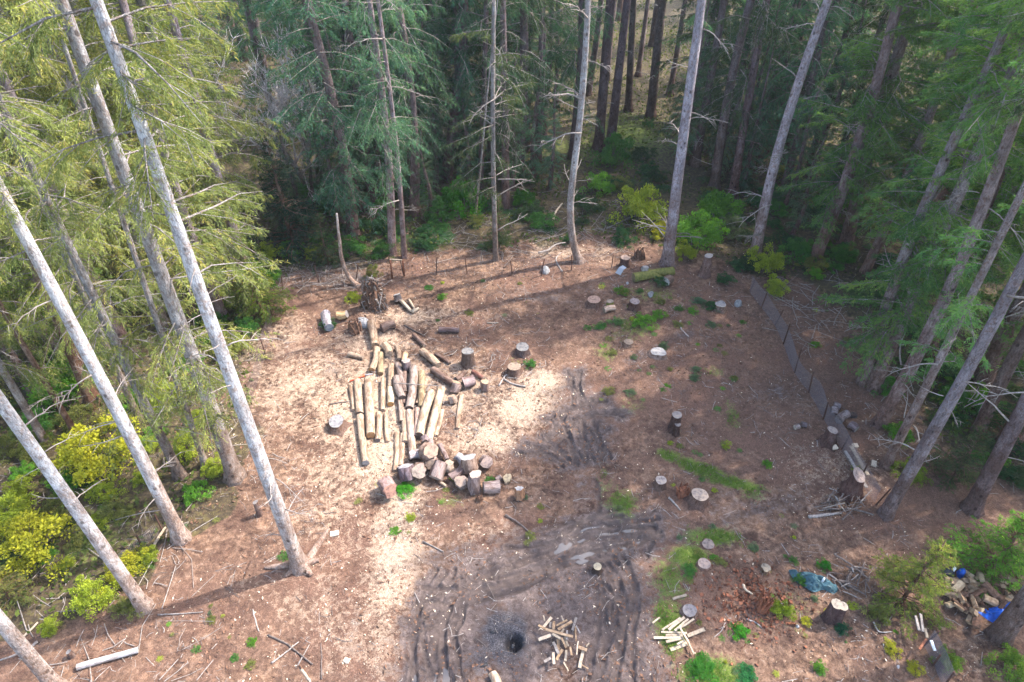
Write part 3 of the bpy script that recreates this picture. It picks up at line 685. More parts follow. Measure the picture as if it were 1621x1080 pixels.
# right woods
for (x, y, k) in [(1420,470,'hem'),(1370,430,'hem'),(1340,385,'hem'),(1500,500,'hem'),(1555,600,'hem'),(1590,520,'hem'),(1530,430,'hem'),(1450,400,'hem'),(1400,350,'hem'),(1480,340,'dense'),(1580,400,'hem'),(1640,480,'hem'),(1650,620,'high'),(1600,700,'sparse'),(1700,700,'hem'),(1560,330,'hem'),(1660,380,'hem'),(1720,540,'hem'),(1430,290,'dense'),(1520,270,'dense'),(1620,290,'dense')]:
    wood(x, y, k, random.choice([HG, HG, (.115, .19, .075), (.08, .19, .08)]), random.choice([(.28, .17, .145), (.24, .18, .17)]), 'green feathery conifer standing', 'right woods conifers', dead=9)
# beyond the right edge: the stand whose shade crosses the clearing
for k in range(10):
    for _ in range(30):
        p = Vector((random.uniform(17, 34), random.uniform(-2, 34)))
        if far_enough(p, 3.4) and not (p.x < 19 and p.y > 14): break
    occupied.append(p); B = Vector((p.x, p.y, gz(p.x, p.y)))
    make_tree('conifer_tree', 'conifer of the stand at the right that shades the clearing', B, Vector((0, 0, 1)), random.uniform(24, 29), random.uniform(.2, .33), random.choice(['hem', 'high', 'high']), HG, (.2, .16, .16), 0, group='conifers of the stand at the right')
# far rows
def far_words(qx, y):
    place = ('beyond the left edge woods' if qx < 150 else 'above the sunlit left woods' if qx < 380 else 'around the leafless grey tree' if qx < 560 else 'above the slim ragged trunk' if qx < 720 else 'behind the thin straight grey tree' if qx < 870 else
             'behind the curved pale tree' if qx < 1010 else 'behind the large lilac trunk' if qx < 1150 else 'behind the tall grey purple trunk' if qx < 1320 else 'above the green right woods' if qx < 1500 else 'at the top right corner')
    row = 'nearer' if y < 60 else 'farther'
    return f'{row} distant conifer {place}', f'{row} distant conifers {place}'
yv = 46.0
while yv < 92:
    xv = -(yv*.57+13)
    while xv < yv*.57+13:
        p = Vector((xv+random.uniform(-2, 2), yv+random.uniform(-2.2, 2.2)))
        gap = (1 < p.x < 13 and p.y < 60) or (p.x > 6 and random.random() < .28)
        if far_enough(p, 3.2) and not gap:
            occupied.append(p); B = Vector((p.x, p.y, gz(p.x, p.y)))
            qx = PW/2+FPX*p.x/(p.y*CP+CAMZ*SP); far_lab, far_grp = far_words(qx, p.y)
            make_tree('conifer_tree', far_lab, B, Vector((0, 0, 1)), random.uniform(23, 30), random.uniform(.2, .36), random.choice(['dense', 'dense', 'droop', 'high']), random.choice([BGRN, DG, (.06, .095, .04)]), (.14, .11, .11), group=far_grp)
        xv += 5.2 + (yv-46)*.05
    yv += 5.5 + (yv-46)*.06

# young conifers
def young(px, py, hpx, col, label, k=0, wide=1.0):
    B = G(px, py); h = hpx*mpp(px, py)/.72; o = empty('young_conifer', B, (0, 0, random.uniform(0, 6))); tag(o, label, 'tree')
    m = MB(); tube(m, [(0, 0, -.1), (.02, 0, h*.5), (0, .02, h*.97)], [.05*h/3, .035*h/3, .01], 6)
    put('trunk', m.mesh('trunk', [M_BARK]), o, color=BROWN)
    lf, wd = CROWNS['young'][k]; s = h/5.0
    put('crown', lf, o, (0, 0, 0), None, (s*wide, s*wide, s), col); put('bough_wood', wd, o, (0, 0, 0), None, (s*wide, s*wide, s), BROWN)['kind'] = 'stuff'
young(1425,955, 130, (.16,.20,.045), 'olive bushy young conifer beside the brush heap at lower right', 0, 1.25)
young(1562,905, 110, (.11,.24,.035), 'bright green bushy young conifer behind the firewood', 1, 1.7)
young(465,395, 150, (.026,.055,.038), 'dark young spruce at the back left corner of the clearing', 0, 1.1)
young(520,420, 70, (.05,.085,.04), 'small grey green sapling beside the bent snag', 1, 1.2)
young(1575,700, 90, (.045,.08,.04), 'drooping grey green sapling under the right hand trunks', 0, 1.3)
young(415,500, 110, (.10,.14,.03), 'yellow green sapling at the left edge of the clearing', 1, 1.2)
young(790,395, 70, (.07,.11,.045), 'pale green sapling at the foot of the thin straight tree', 0, .9)
young(1505,760, 90, (.07,.10,.05), 'loose pale sapling between the leaning right trunks', 1, 1.3)
young(20,950, 80, (.14,.15,.05), 'pale sapling at the left edge below the yellow bush', 0, 1.3)

# the leafless grey tree far back left
def bare_tree(px, py, h, label):
    B = G(px, py); o = empty('bare_tree', B); tag(o, label, 'tree'); m = MB(); br = MB(); rg = np.random.default_rng(9)
    def grow(p, d, L, r, lev, mb):
        n = 4; P = [p]; dd = d
        for k in range(n):
            dd = nrm(dd+rg.normal(size=3)*.14+np.array([0, 0, .07])); P.append(P[-1]+dd*L/n)
        tube(mb, P, np.linspace(r, r*.55, n+1), 6 if lev < 2 else 3, False)
        if lev >= 5: return
        for c in range(3 if lev < 4 else 4):
            i = rg.integers(2, n+1); nd = nrm(dd+rg.normal(size=3)*.6+np.array([0, 0, .15])); grow(P[i], nd, L*(.62+.2*rg.random()), r*.64, lev+1, br)
    for k in range(5): grow(np.array([.1*k, 0, 0.]), nrm(np.array([.22*(k-2), .15*rg.normal(), 1.])), h*.36, .11, 0, m)
    put('trunk', m.mesh('trunk', [M_BARK]), o, color=(.5, .45, .46)); put('branch_crown', br.mesh('branch_crown', [M_BARK]), o, color=(.72, .65, .65))
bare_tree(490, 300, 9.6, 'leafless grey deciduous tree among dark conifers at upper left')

# ------------------------------------------------------------------ shrubs, ferns, grass
def shrub_mesh(seed, n=2600, clumps=46, leaf=.075, flatn=.75):
    rg = np.random.default_rng(seed); C = nrm(rg.normal(size=(clumps, 3))); C[:, 2] = np.abs(C[:, 2])*1.0
    C *= (.35+.8*rg.random((clumps, 1))**1.3); C[:, 2] = C[:, 2]*flatn*1.2+.12
    rc = .12+.20*rg.random(clumps); k = rg.integers(0, clumps, n)
    o = nrm(rg.normal(size=(n, 3))); o[:, 2] = np.where(o[:, 2] < -.3, -o[:, 2], o[:, 2])
    p = C[k]+o*(rc[k]*(.5+.55*rg.random(n)))[:, None]; p[:, 2] = np.maximum(p[:, 2], .02)
    d = nrm(o+rg.normal(size=(n, 3))*.6+np.array([0, 0, .15])); s = nrm(np.cross(d, rg.normal(size=(n, 3))+np.array([0, 0, 1.2])))
    L = leaf*(.6+.8*rg.random(n)); tone = np.clip(.42+(rg.normal(size=clumps)*.14)[k]+rg.normal(size=n)*.12, 0, 1)
    lf = quad_mesh('foliage', sprays(p-d*(L*.5)[:, None], d, s, L, L*.28, rg), M_BROAD, tone)
    w = MB()
    for c in C[::2]:
        mid = c*.5+np.array([rg.normal()*.06, rg.normal()*.06, 0]); tube(w, [np.array([c[0]*.1, c[1]*.1, -.05]), mid, c], [.016, .012, .005], 4, False)
    return lf, w.mesh('stem', [M_DARKTWIG])
SHRUBS = [shrub_mesh(700+k, 5200+500*k) for k in range(4)]
def shrub(px, py, rpx, col, label, group=None, tall=1.0, cat='shrub', name='shrub'):
    B = G(px, py); s = rpx*mpp(px, py); lf, w = SHRUBS[random.randrange(4)]
    o = empty(name, B, (0, 0, random.uniform(0, 6.28))); tag(o, label, cat, group)
    kc = random.uniform(.9, 1.12); c = tuple(v*kc for v in col)
    put('foliage', lf, o, scale=(s*random.uniform(.9, 1.15), s*random.uniform(.9, 1.15), s*tall*random.uniform(.85, 1.15)), color=c); put('stem', w, o, scale=(s, s, s*tall))
    return o
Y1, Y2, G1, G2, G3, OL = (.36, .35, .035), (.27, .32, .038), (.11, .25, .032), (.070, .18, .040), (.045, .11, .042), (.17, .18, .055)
for a in [
 (158,735,58,Y1,'large bright yellow green shrub behind the second pale trunk',1.0), (55,875,72,Y1,'big yellow shrub filling the left edge',.9), (20,820,45,Y2,'green yellow shrub above the big left edge shrub',.9),
 (205,905,30,Y1,'yellow shrub tucked right of the third pale trunk',.9), (158,955,40,Y2,'leafy yellow shrub left of the third pale trunk base',1.1), (205,968,24,OL,'dark olive shrub at the foot of the third pale trunk',1.0),
 (235,885,18,Y2,'small bright shrub between the second and third pale trunks',1.0), (311,785,21,G1,'small round green shrub below the thick rough trunk',1.2), (300,720,27,Y2,'upright green shrub left of the thick rough trunk',1.5), (342,745,22,Y2,'yellow green shrub against the thick rough trunk',1.1),
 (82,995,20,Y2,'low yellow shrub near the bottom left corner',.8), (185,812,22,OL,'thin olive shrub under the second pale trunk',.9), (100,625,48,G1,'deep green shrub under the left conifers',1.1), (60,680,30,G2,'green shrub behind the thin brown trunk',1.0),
 (400,480,34,Y2,'yellow green shrub on the left rim of the clearing',1.3), (425,410,26,Y2,'light shrub where the left woods meet the back fence',1.1), (360,560,30,OL,'olive shrub behind the tall pale trunk',1.2), (270,640,34,Y2,'pale shrub between slender left trunks',1.0),
 (462,405,22,G1,'bright leafy shrub left of the bent snag',1.1), (498,408,20,Y2,'small yellow shrub just left of the bent snag',1.1), (605,405,24,G2,'dark green shrub left of the wooden fence frame',1.0), (560,400,22,G2,'green shrub right of the bent snag',1.1), (590,440,14,OL,'weedy shrub sprouting over the upturned roots',1.3), (560,475,14,Y2,'small yellow weed left of the upturned roots',1.0),
 (732,335,38,(.05,.17,.02),'vivid green shrub behind the middle of the back fence',1.3), (695,350,28,G2,'dark shrub left of the vivid green shrub',1.0), (828,325,22,(.05,.15,.02),'bright green shrub right of the thin straight tree',1.1), (855,358,24,G2,'low green shrub left of the curved tree',.9),
 (950,305,30,G1,'green shrub right of the curved tree',1.0), (968,262,32,G2,'dark round shrub below the sunlit moss',1.2), (1015,350,42,Y2,'large yellow green shrub left of the large lilac trunk',1.2), (1045,372,24,Y1,'bright shrub touching the large lilac trunk',1.0), (985,385,22,G3,'dark fern like shrub under the big yellow green shrub',.8),
 (1105,385,40,G1,'broad green shrub right of the large lilac trunk',1.1), (1085,408,20,Y2,'light green shrub at the foot of the large lilac trunk',1.1), (1135,345,34,G1,'rounded green shrub behind the tall narrow stump',1.1), (1160,375,28,(.10,.13,.075),'grey green shrub behind the tall narrow stump',1.1), (1170,425,18,G3,'dark fern patch right of the tall narrow stump',.7),
 (1210,432,26,Y2,'bright lime shrub at the fence corner',1.4), (1228,462,20,Y2,'smaller lime shrub just outside the mesh fence',.9), (1262,408,30,G2,'dark green shrub right of the fence corner',1.0), (1290,440,14,G1,'small shrub in the shade right of the fence corner',1.0), (1320,330,36,G2,'dark shrub behind the stout reddish trunk',1.2),
 (1440,752,26,(.16,.22,.03),'yellow green fern shrub behind the grey right trunk',.9), (1420,690,24,G1,'leafy shrub between the leaning right trunks',1.0), (1400,620,24,G2,'dark shrub beside the close pair of trunks',1.0),
 (1237,972,19,(.21,.28,.03),'round lime shrub right of the rotten red wood',1.0), (1305,896,13,(.035,.19,.02),'vivid green grass clump above the green tarp',.6), (1332,997,12,(.025,.09,.05),'dark small fern below the twin topped stump',.6),
 (1500,1052,24,(.12,.20,.03),'fresh green shrub beside the lower mesh fence',.9), (1600,1062,32,(.11,.19,.03),'green shrub in the bottom right corner',.9), (1410,1030,14,Y1,'yellow tuft near the lower mesh fence',.9), (1445,1060,14,Y1,'second yellow tuft beside the lower mesh fence',.8), (1296,1058,12,G1,'small green tuft at the bottom right of centre',.8), (1265,920,11,G2,'green weed left of the green tarp',1.1),
 (1390,975,20,OL,'straggly olive weed below the bushy young conifer',.8), (1275,985,8,Y1,'tiny yellow weed left of the twin topped stump',1.0), (1312,975,9,Y1,'yellow weed touching the twin topped stump',1.0),
 (840,578,11,G2,'dark weed right of the three sawn stumps',.6), (1125,487,14,G3,'dark weed left of the square grey stump',.6), (1148,447,16,G3,'dark ferns below the tall narrow stump',.7), (1018,512,19,G1,'bright weed clump in the weedy stump patch',.5), (985,463,12,G1,'small bright weed above the pale stumps',.5), (1042,500,11,G1,'bright tuft right of the brown stump',.6), (978,511,10,(.09,.17,.06),'pale leafy weed below the short log',.6), (950,518,10,G2,'dark tuft at the left of the weed patch',.6),
 (1045,450,14,G3,'dark fern under the forked mossy log',.8), (1105,478,12,(.10,.16,.09),'pale silvery weed left of the square grey stump',.5), (700,472,8,G1,'lone bright tuft in the upper middle of the clearing',.7), (640,776,16,(.06,.24,.02),'vivid grass clump below the log rounds',.5), (520,518,14,G3,'dark weed left of the blue grey round',.8),
 (1090,905,12,G2,'small green weed below the low mud stump',.6), (1170,1000,16,(.05,.20,.02),'vivid green patch at the bottom right of the planks',.4), (1110,1062,30,(.05,.17,.025),'wide green weed bed at the bottom edge',.3), (1180,1070,20,(.035,.15,.05),'dark green weed clump at the bottom edge',.35), (1355,745,9,Y2,'tiny yellow weed near the slanted stump',.6),
]: shrub(a[0], a[1], a[2], a[3], a[4], None, a[5])
# understory: many look-alike shrubs in the woods
def scatter_px(n, regions):
    out = []
    while len(out) < n:
        x0, y0, x1, y1 = random.choice(regions); p = (random.uniform(x0, x1), random.uniform(y0, y1))
        if not in_clear(flat(*p)): out.append(p)
    return out
for (x, y) in scatter_px(46, [(0,560,330,720),(330,420,430,560),(0,700,260,900)]):
    shrub(x, y, random.uniform(12, 30), random.choice([Y2, OL, G1, G2]), 'small sunlit understory shrub '+where(x, y), 'small sunlit understory shrubs '+where(x, y), random.uniform(.6, 1.1))
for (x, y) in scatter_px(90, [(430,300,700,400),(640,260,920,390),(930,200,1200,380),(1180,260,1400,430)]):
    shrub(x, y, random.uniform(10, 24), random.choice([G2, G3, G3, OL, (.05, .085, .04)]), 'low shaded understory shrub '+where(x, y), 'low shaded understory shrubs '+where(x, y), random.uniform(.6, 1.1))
for (x, y) in scatter_px(36, [(1330,440,1500,600),(1430,580,1621,720),(1500,700,1640,780)]):
    shrub(x, y, random.uniform(12, 28), random.choice([G1, G2, G3, (.08, .12, .05)]), 'low understory shrub in the right woods '+where(x, y), 'low understory shrubs in the right woods '+where(x, y), random.uniform(.6, 1.1))

# sword ferns
def fern_mesh(seed):
    rg = np.random.default_rng(seed); Q = []
    for f in range(14):
        az = f/14*6.28+rg.random()*.4; L = .8+.4*rg.random(); n = 16; u = np.linspace(.08, 1, n)
        P = np.stack([np.cos(az)*L*u*.9, np.sin(az)*L*u*.9, L*(.75*u-.75*u*u)], 1); T = nrm(np.gradient(P, axis=0)); S = nrm(np.cross(T, [0, 0, 1.0]))
        for sg in (1, -1):
            d = nrm(S*sg+T*.35); l = .17*np.sin(np.pi*(u*.9+.08)); Q.append(sprays(P, d, T, l, np.full(n, .022), rg))
    V = np.concatenate(Q); return quad_mesh('frond', V, M_BROAD, rg.random(len(V))*.5+.2)
FERNS = [fern_mesh(800+k) for k in range(3)]
def fern(px, py, rpx, col, label, group=None):
    B = G(px, py); return tag(put('fern', FERNS[random.randrange(3)], None, B, (0, 0, random.uniform(0, 6.3)), rpx*mpp(px, py)/.9, col), label, 'fern', group)
for (x, y) in scatter_px(70, [(430,330,700,410),(640,300,920,395),(930,240,1200,390),(1180,300,1330,430)]): fern(x, y, random.uniform(10, 18), random.choice([(.03, .08, .03), (.045, .10, .04), (.06, .11, .05)]), 'dark sword fern '+where(x, y), 'dark sword ferns '+where(x, y))
for (x, y) in scatter_px(26, [(1380,600,1621,760),(0,640,300,900)]): fern(x, y, random.uniform(12, 22), random.choice([(.07, .13, .03), (.10, .15, .04)]), 'pale sword fern '+where(x, y), 'pale sword ferns '+where(x, y))

for (x0, y0, x1, y1, cnt, wh) in [(930,450,1180,560,34,'in the weedy stump patch'),(950,560,1200,720,24,'right of the upper ruts'),(1040,700,1260,900,24,'around the pale topped stumps'),(1080,880,1420,1075,34,'in the lower right of the clearing'),(560,760,860,860,16,'below the rounds pile'),(640,440,900,520,10,'in the upper middle of the clearing'),(240,820,460,1060,16,'in the lower left of the clearing'),(1280,450,1360,560,8,'outside the mesh fence')]:
    for k in range(cnt):
        x, y = random.uniform(x0, x1), random.uniform(y0, y1)
        wc = random.choice([G1, G2, Y2, OL, OL, (.12, .17, .09), (.09, .18, .05)])
        if k % 2: shrub(x, y, random.uniform(3.5, 10), wc, 'tiny green weed '+wh, 'tiny green weeds '+wh, random.uniform(.3, .6), 'weed', 'weed')
        else: tag(put('weed', FERNS[k % 3], None, G(x, y), (0, 0, random.uniform(0, 6)), (random.uniform(4, 10)*mpp(x, y),)*2+(random.uniform(3, 6)*mpp(x, y),), wc), 'small leafy weed '+wh, 'weed', 'small leafy weeds '+wh)
# grass blades and ground weeds on the mossy patches
def interp_mask(mask, x, y):
    i = np.clip(np.searchsorted(gx, x), 0, nx-1); j = np.clip(np.searchsorted(gy, y), 0, ny-1); return mask.reshape(ny, nx)[j, i]
rg = np.random.default_rng(5)
def blades(n, mask, thr, L0, W0, seed, lo=(-13, 6), hi=(15, 33)):
    rg = np.random.default_rng(seed); x = rg.uniform(lo[0], hi[0], n); y = rg.uniform(lo[1], hi[1], n)
    p = interp_mask(mask, x, y); k = (p+(fbm(x*2.2, y*2.2, 77, 3)-.5)*1.1) > thr+rg.random(n)*.35
    x, y = x[k], y[k]; z = ground_z(x, y); m = len(x); az = rg.random(m)*6.28; L = L0*(.5+rg.random(m))
    d = nrm(np.stack([np.cos(az)*.6, np.sin(az)*.6, .5+rg.random(m)*.6], 1)); s = np.stack([-np.sin(az), np.cos(az), np.zeros(m)], 1)
    b = np.stack([x, y, z], 1); W = W0*(.6+.8*rg.random(m))
    V = np.stack([b-s*W[:, None], b+s*W[:, None], b+d*L[:, None]], 1); return V, np.clip(.3+.4*fbm(x*1.5, y*1.5, 99, 3)+rg.normal(size=m)*.1, 0, 1)
V, tn = blades(700000, moss, .52, .13, .008, 1)
tag(put('grass', quad_mesh('grass', V, M_BROAD, tn, k=3), color=(.105, .18, .032)), 'short green grass and moss in patches on the clearing', 'grass', None, 'stuff')

# woods floor cover: small leaves, salal and moss between the trunks
n = 120000; x = rg.uniform(-45, 45, n); y = rg.uniform(5, 75, n)
k = ~inside(x, y, P_IN) & (np.abs(x) < y*.9+8) & (fbm(x*.4, y*.4, 123, 3) > .42); x, y = x[k], y[k]; m = len(x); z = ground_z(x, y, False)
d = nrm(rg.normal(size=(m, 3))+np.array([0, 0, .4])); s = nrm(np.cross(d, rg.normal(size=(m, 3)))); b = np.stack([x, y, z+.05+.35*rg.random(m)**2], 1)
L = .10+.16*rg.random(m)
tag(put('ground_cover', quad_mesh('ground_cover', sprays(b, d, s, L, L*.3, rg), M_BROAD, np.clip(fbm(x*.3, y*.3, 55, 3)+rg.normal(size=m)*.12, 0, 1)), color=(.075, .10, .028)), 'low leafy ground cover on the forest floor', 'ground cover', None, 'stuff')

# fallen twigs and wood chips
def stick_verts(x, y, L, r, seed, fine=True, lift=.0):
    rg = np.random.default_rng(seed); m = len(x); az = rg.random(m)*3.14; d = np.stack([np.cos(az), np.sin(az), rg.normal(size=m)*.10], 1); s = np.stack([-np.sin(az), np.cos(az), np.zeros(m)], 1); u = np.array([0, 0, 1.0])
    z = ground_z(x, y, fine)+r*.6+lift; c = np.stack([x, y, z], 1); Q = []
    a = c-d*(L/2)[:, None]; b = c+d*(L/2)[:, None]; rr = r[:, None]; bend = s*(L*rg.normal(size=m)*.08)[:, None]; mid = c+bend
    for (p, q) in ((a, mid), (mid, b)):
        A = [p+s*rr, p+u*rr, p-s*rr]; Bq = [q+s*rr*.8, q+u*rr*.8, q-s*rr*.8]
        for i, j in ((0, 1), (1, 2)): Q.append(np.stack([A[i], A[j], Bq[j], Bq[i]], 1))
    return np.concatenate(Q)
n = 17000; x = rg.uniform(-24, 24, n); y = rg.uniform(6, 36, n); keep = (fbm(x*.6, y*.6, 200, 3) > .47) & (np.abs(x) < y*.85+6)
x, y = x[keep], y[keep]; m = len(x); L = .10+.62*rg.random(m)**3; r = .004+.010*rg.random(m)**2+L*.004
tag(put('fallen_twig_litter', quad_mesh('fallen_twig_litter', stick_verts(x[::2], y[::2], L[::2], r[::2], 3), M_TWIG)), 'pale fallen twigs strewn over the ground', 'twigs', None, 'stuff')
tag(put('brown_twig_litter', quad_mesh('brown_twig_litter', stick_verts(x[1::2], y[1::2], L[1::2], r[1::2], 4), M_DARKTWIG)), 'brown fallen twigs strewn over the ground', 'twigs', None, 'stuff')
# slash behind the fence
ps = [flat(random.uniform(660, 1000), random.uniform(300, 415)) for _ in range(300)]+[flat(random.uniform(430, 600), random.uniform(415, 460)) for _ in range(120)]+[flat(random.uniform(1230, 1340), random.uniform(440, 560)) for _ in range(60)]+[flat(random.uniform(0, 330), random.uniform(830, 1080)) for _ in range(45)]+[flat(random.gauss(650, 55), random.gauss(620, 50)) for _ in range(170)]+[flat(random.gauss(780, 40), random.gauss(575, 30)) for _ in range(80)]
x = np.array([p.x for p in ps]); y = np.array([p.y for p in ps]); L = np.where(np.arange(len(x)) < len(x)-250, .5+1.6*rg.random(len(x))**2, .15+.4*rg.random(len(x))); r = .008+.011*rg.random(len(x))
tag(put('slash_litter', quad_mesh('slash_litter', stick_verts(x, y, L, r, 6, True, .05), M_TWIG)), 'dry slash branches scattered along the edge of the clearing', 'branches', None, 'stuff')
# chips
n = 26000; x = rg.uniform(-12, 14, n); y = rg.uniform(6, 32, n)
w = interp_mask(saw, x, y)*.9+.14; keep = rg.random(n) < w*(.35+fbm(x*1.1, y*1.1, 210, 2)); x, y = x[keep], y[keep]; m = len(x)
z = ground_z(x, y)+.012; az = rg.random(m)*6.28; L = .018+.055*rg.random(m)**3; d = nrm(np.stack([np.cos(az), np.sin(az), rg.normal(size=m)*.3], 1)); s = nrm(np.cross(d, rg.normal(size=(m, 3))*.5+np.array([0, 0, 1.0])))
c = np.stack([x, y, z], 1)
tag(put('wood_chip_litter', quad_mesh('wood_chip_litter', sprays(c, d, s, L*1.6, L*.35, rg), M_CHIP)), 'pale wood chips sprinkled over the soil', 'wood chips', None, 'stuff')
# bark and clod litter, dark
n = 46000; x = rg.uniform(-13, 15, n); y = rg.uniform(6, 33, n); keep = fbm(x*.8, y*.8, 260, 3) > .46; x, y = x[keep], y[keep]; m = len(x)
z = ground_z(x, y)+.008; az = rg.random(m)*6.28; L = .03+.09*rg.random(m)**2; d = nrm(np.stack([np.cos(az), np.sin(az), rg.normal(size=m)*.3], 1)); s = nrm(np.cross(d, rg.normal(size=(m, 3))*.6+np.array([0, 0, 1.0])))
tag(put('bark_litter', quad_mesh('bark_litter', sprays(np.stack([x, y, z], 1), d, s, L*1.5, L*.4, rg), M_ROOT)), 'dark bark scraps and clods over the soil', 'bark scraps', None, 'stuff')

# ------------------------------------------------------------------ stumps
def stump(px, py, wpx, h, label, top=(.46, .37, .30), bark=(.16, .12, .11), slant=0.0, flare=.5, name='tree_stump', twin=None, rough=.12, saz=0.0, taper=.9, moss=False):
    """px,py: middle of the cut face"""
    B = G(px, py, h); B.z -= h; r = wpx*mpp(px, py)/2; seed = int(px*7+py)
    o = empty(name, B); tag(o, label, 'stump')
    def one(cx, cy, r, h, seed):
        rg = np.random.default_rng(seed); sides = 18; m = MB(); V = []; zs = [-.15, 0, .08, .2, .4, .7, 1.0]; nr = rg.integers(4, 7); ph = rg.random()*6
        prof = 1+rough*(rg.random(sides)-.5)*2
        prof = (prof+np.roll(prof, 1)+np.roll(prof, -1))/3
        top_ring = []
        for z in zs:
            for k in range(sides):
                a = 2*math.pi*k/sides; t = max(z, 0)
                rr = r*(prof[k]*(1+(1/taper-1)*(1-t))+flare*math.exp(-t*3.2)*(.35+.9*max(0, math.cos(nr*a/1.0+ph))**2))*(1+.04*(rg.random()-.5))
                x, y = cx+rr*math.cos(a), cy+rr*math.sin(a)
                zz = z*h if z < .999 else h+slant*(rr*math.cos(a-saz))
                if z == .7: zz += .6*slant*(rr*math.cos(a-saz))
                V.append((x, y, zz))
                if z == 1.0: top_ring.append((x, y, zz))
        n = len(zs)
        F = [(i*sides+k, i*sides+(k+1) % sides, (i+1)*sides+(k+1) % sides, (i+1)*sides+k) for i in range(n-1) for k in range(sides)]
        m.add(V, F); put('stump_bark', m.mesh('stump_bark', [M_MOSSBARK if moss else M_BARK]), o, color=bark)
        # cut face, set a little below the bark rim
        T = np.array(top_ring); c = T.mean(0); In = c+(T-c)*.90; In[:, 2] -= .004*0
        m2 = MB(); mid = c+(T-c)*.45; mid[:, 2] += (rg.random(sides)-.5)*.03
        VV = np.concatenate([T, mid, [c]]); FF = [(k, (k+1) % sides, sides+(k+1) % sides, sides+k) for k in range(sides)]+[(sides+k, sides+(k+1) % sides, 2*sides) for k in range(sides)]
        VV = VV-np.array([cx, cy, 0]); m2.add(VV, FF); put('cut_face', m2.mesh('cut_face', [M_CUT]), o, (cx, cy, .003), color=tuple(c*.52 for c in top))
    one(0, 0, r, h, seed)
    if twin: one(twin[0]*r, twin[1]*r, r*twin[2], h*twin[3], seed+1)
    return o
GT, TAN, OR = (.31, .30, .30), (.45, .34, .26), (.45, .28, .17)
stump(740,556,19,.75,'tall grey sawn stump with a slit across its top right of the logs',GT,(.20,.17,.16),.15,.25,saz=-1.57)
stump(827,549,20,.32,'low grey stump right of the tall slit stump',GT,(.14,.115,.12),0,.3)
stump(814,580,20,.34,'tan topped stump in front of the low grey stump',TAN,(.19,.145,.13),.08,.3,saz=-1.57)
stump(531,667,24,.36,'isolated wide stump left of the long logs',(.40,.39,.40),(.24,.19,.17),0,.9,rough=.25)
stump(940,474,20,.32,'orange topped stump at the left of the weedy stump patch',(.62,.42,.33),(.20,.15,.14),0,.45)
stump(966,477,10,.30,'small mossy stump between two pale stumps',(.50,.40,.32),(.1,.1,.05),.2,.5,moss=True)
stump(1005,477,16,.38,'brown stump right of the small mossy stump',(.48,.39,.38),(.14,.095,.09),0,.55)
stump(995,541,14,.14,'low tan stump near the yellow weeds',TAN,(.25,.19,.16),0,.5)
stump(1122,405,12,1.15,'tall narrow stump with a pale chewed top at the back',(.60,.53,.48),(.24,.18,.18),.2,.75,taper=.8)
stump(1141,481,17,.30,'square grey stump near the mesh fence',(.50,.46,.45),(.24,.2,.19),.15,.4,rough=.4)
stump(1043,557,20,.18,'flat grey splintered stump among weeds',(.50,.48,.48),(.26,.22,.21),.2,.6,rough=.5)
stump(1072,657,15,.80,'tall dark double stump standing alone right of the ruts',(.50,.42,.38),(.11,.08,.078),0,.4,twin=(.15,-1.25,.6,.65))
stump(1046,760,17,.36,'pale topped stump left of the largest stump',(.60,.50,.44),(.17,.13,.12),0,.35)
stump(1108,783,25,.42,'large flat stump with spreading roots right of centre',(.60,.47,.38),(.17,.125,.115),0,.8)
stump(946,897,13,.26,'small yellowish stump standing in the muddy ruts',(.58,.50,.36),(.10,.08,.075),0,.35)
stump(1115,892,20,.10,'low pinkish stump on the mossy strip',(.55,.42,.36),(.25,.18,.16),0,.2)
stump(1092,966,22,.16,'grey low stump above the loose planks',(.42,.37,.36),(.26,.21,.2),.15,.35)
stump(1121,861,19,.06,'flush cut stump in the moss right of the puddles',(.42,.33,.29),(.24,.17,.15),0,.2)
stump(1325,956,17,.85,'twin topped tall stump in front of the bushy young conifer',(.46,.40,.33),(.12,.09,.10),.1,.35,twin=(.95,-.35,.85,.98),saz=2.5)
stump(1360,752,20,1.05,'large slanted stump with thick roots beside the fence',(.52,.40,.35),(.13,.085,.082),.7,1.1,saz=2.2,taper=.85)
stump(1318,681,15,.75,'stump with flared roots at the end of the dark mesh fence',(.60,.48,.42),(.13,.09,.09),-.15,1.2)
stump(1212,898,15,.14,'weathered low stump left of the green tarp',(.48,.40,.30),(.28,.22,.17),0,.3,rough=.4)
stump(225,946,9,.55,'thin cut stump leaning beside the third pale trunk',(.50,.45,.40),(.25,.2,.19),.3,.3)
stump(404,795,8,.70,'thin tall stump left of the tall pale trunk',(.40,.36,.34),(.24,.19,.18),.3,.25)
stump(990,408,14,.5,'dark stump at the back edge below the big yellow green shrub',(.40,.30,.26),(.12,.08,.075),0,.4)
stump(108,1032,8,.3,'short grey stub near the bottom left corner',(.35,.33,.33),(.2,.17,.17),.3,.3)
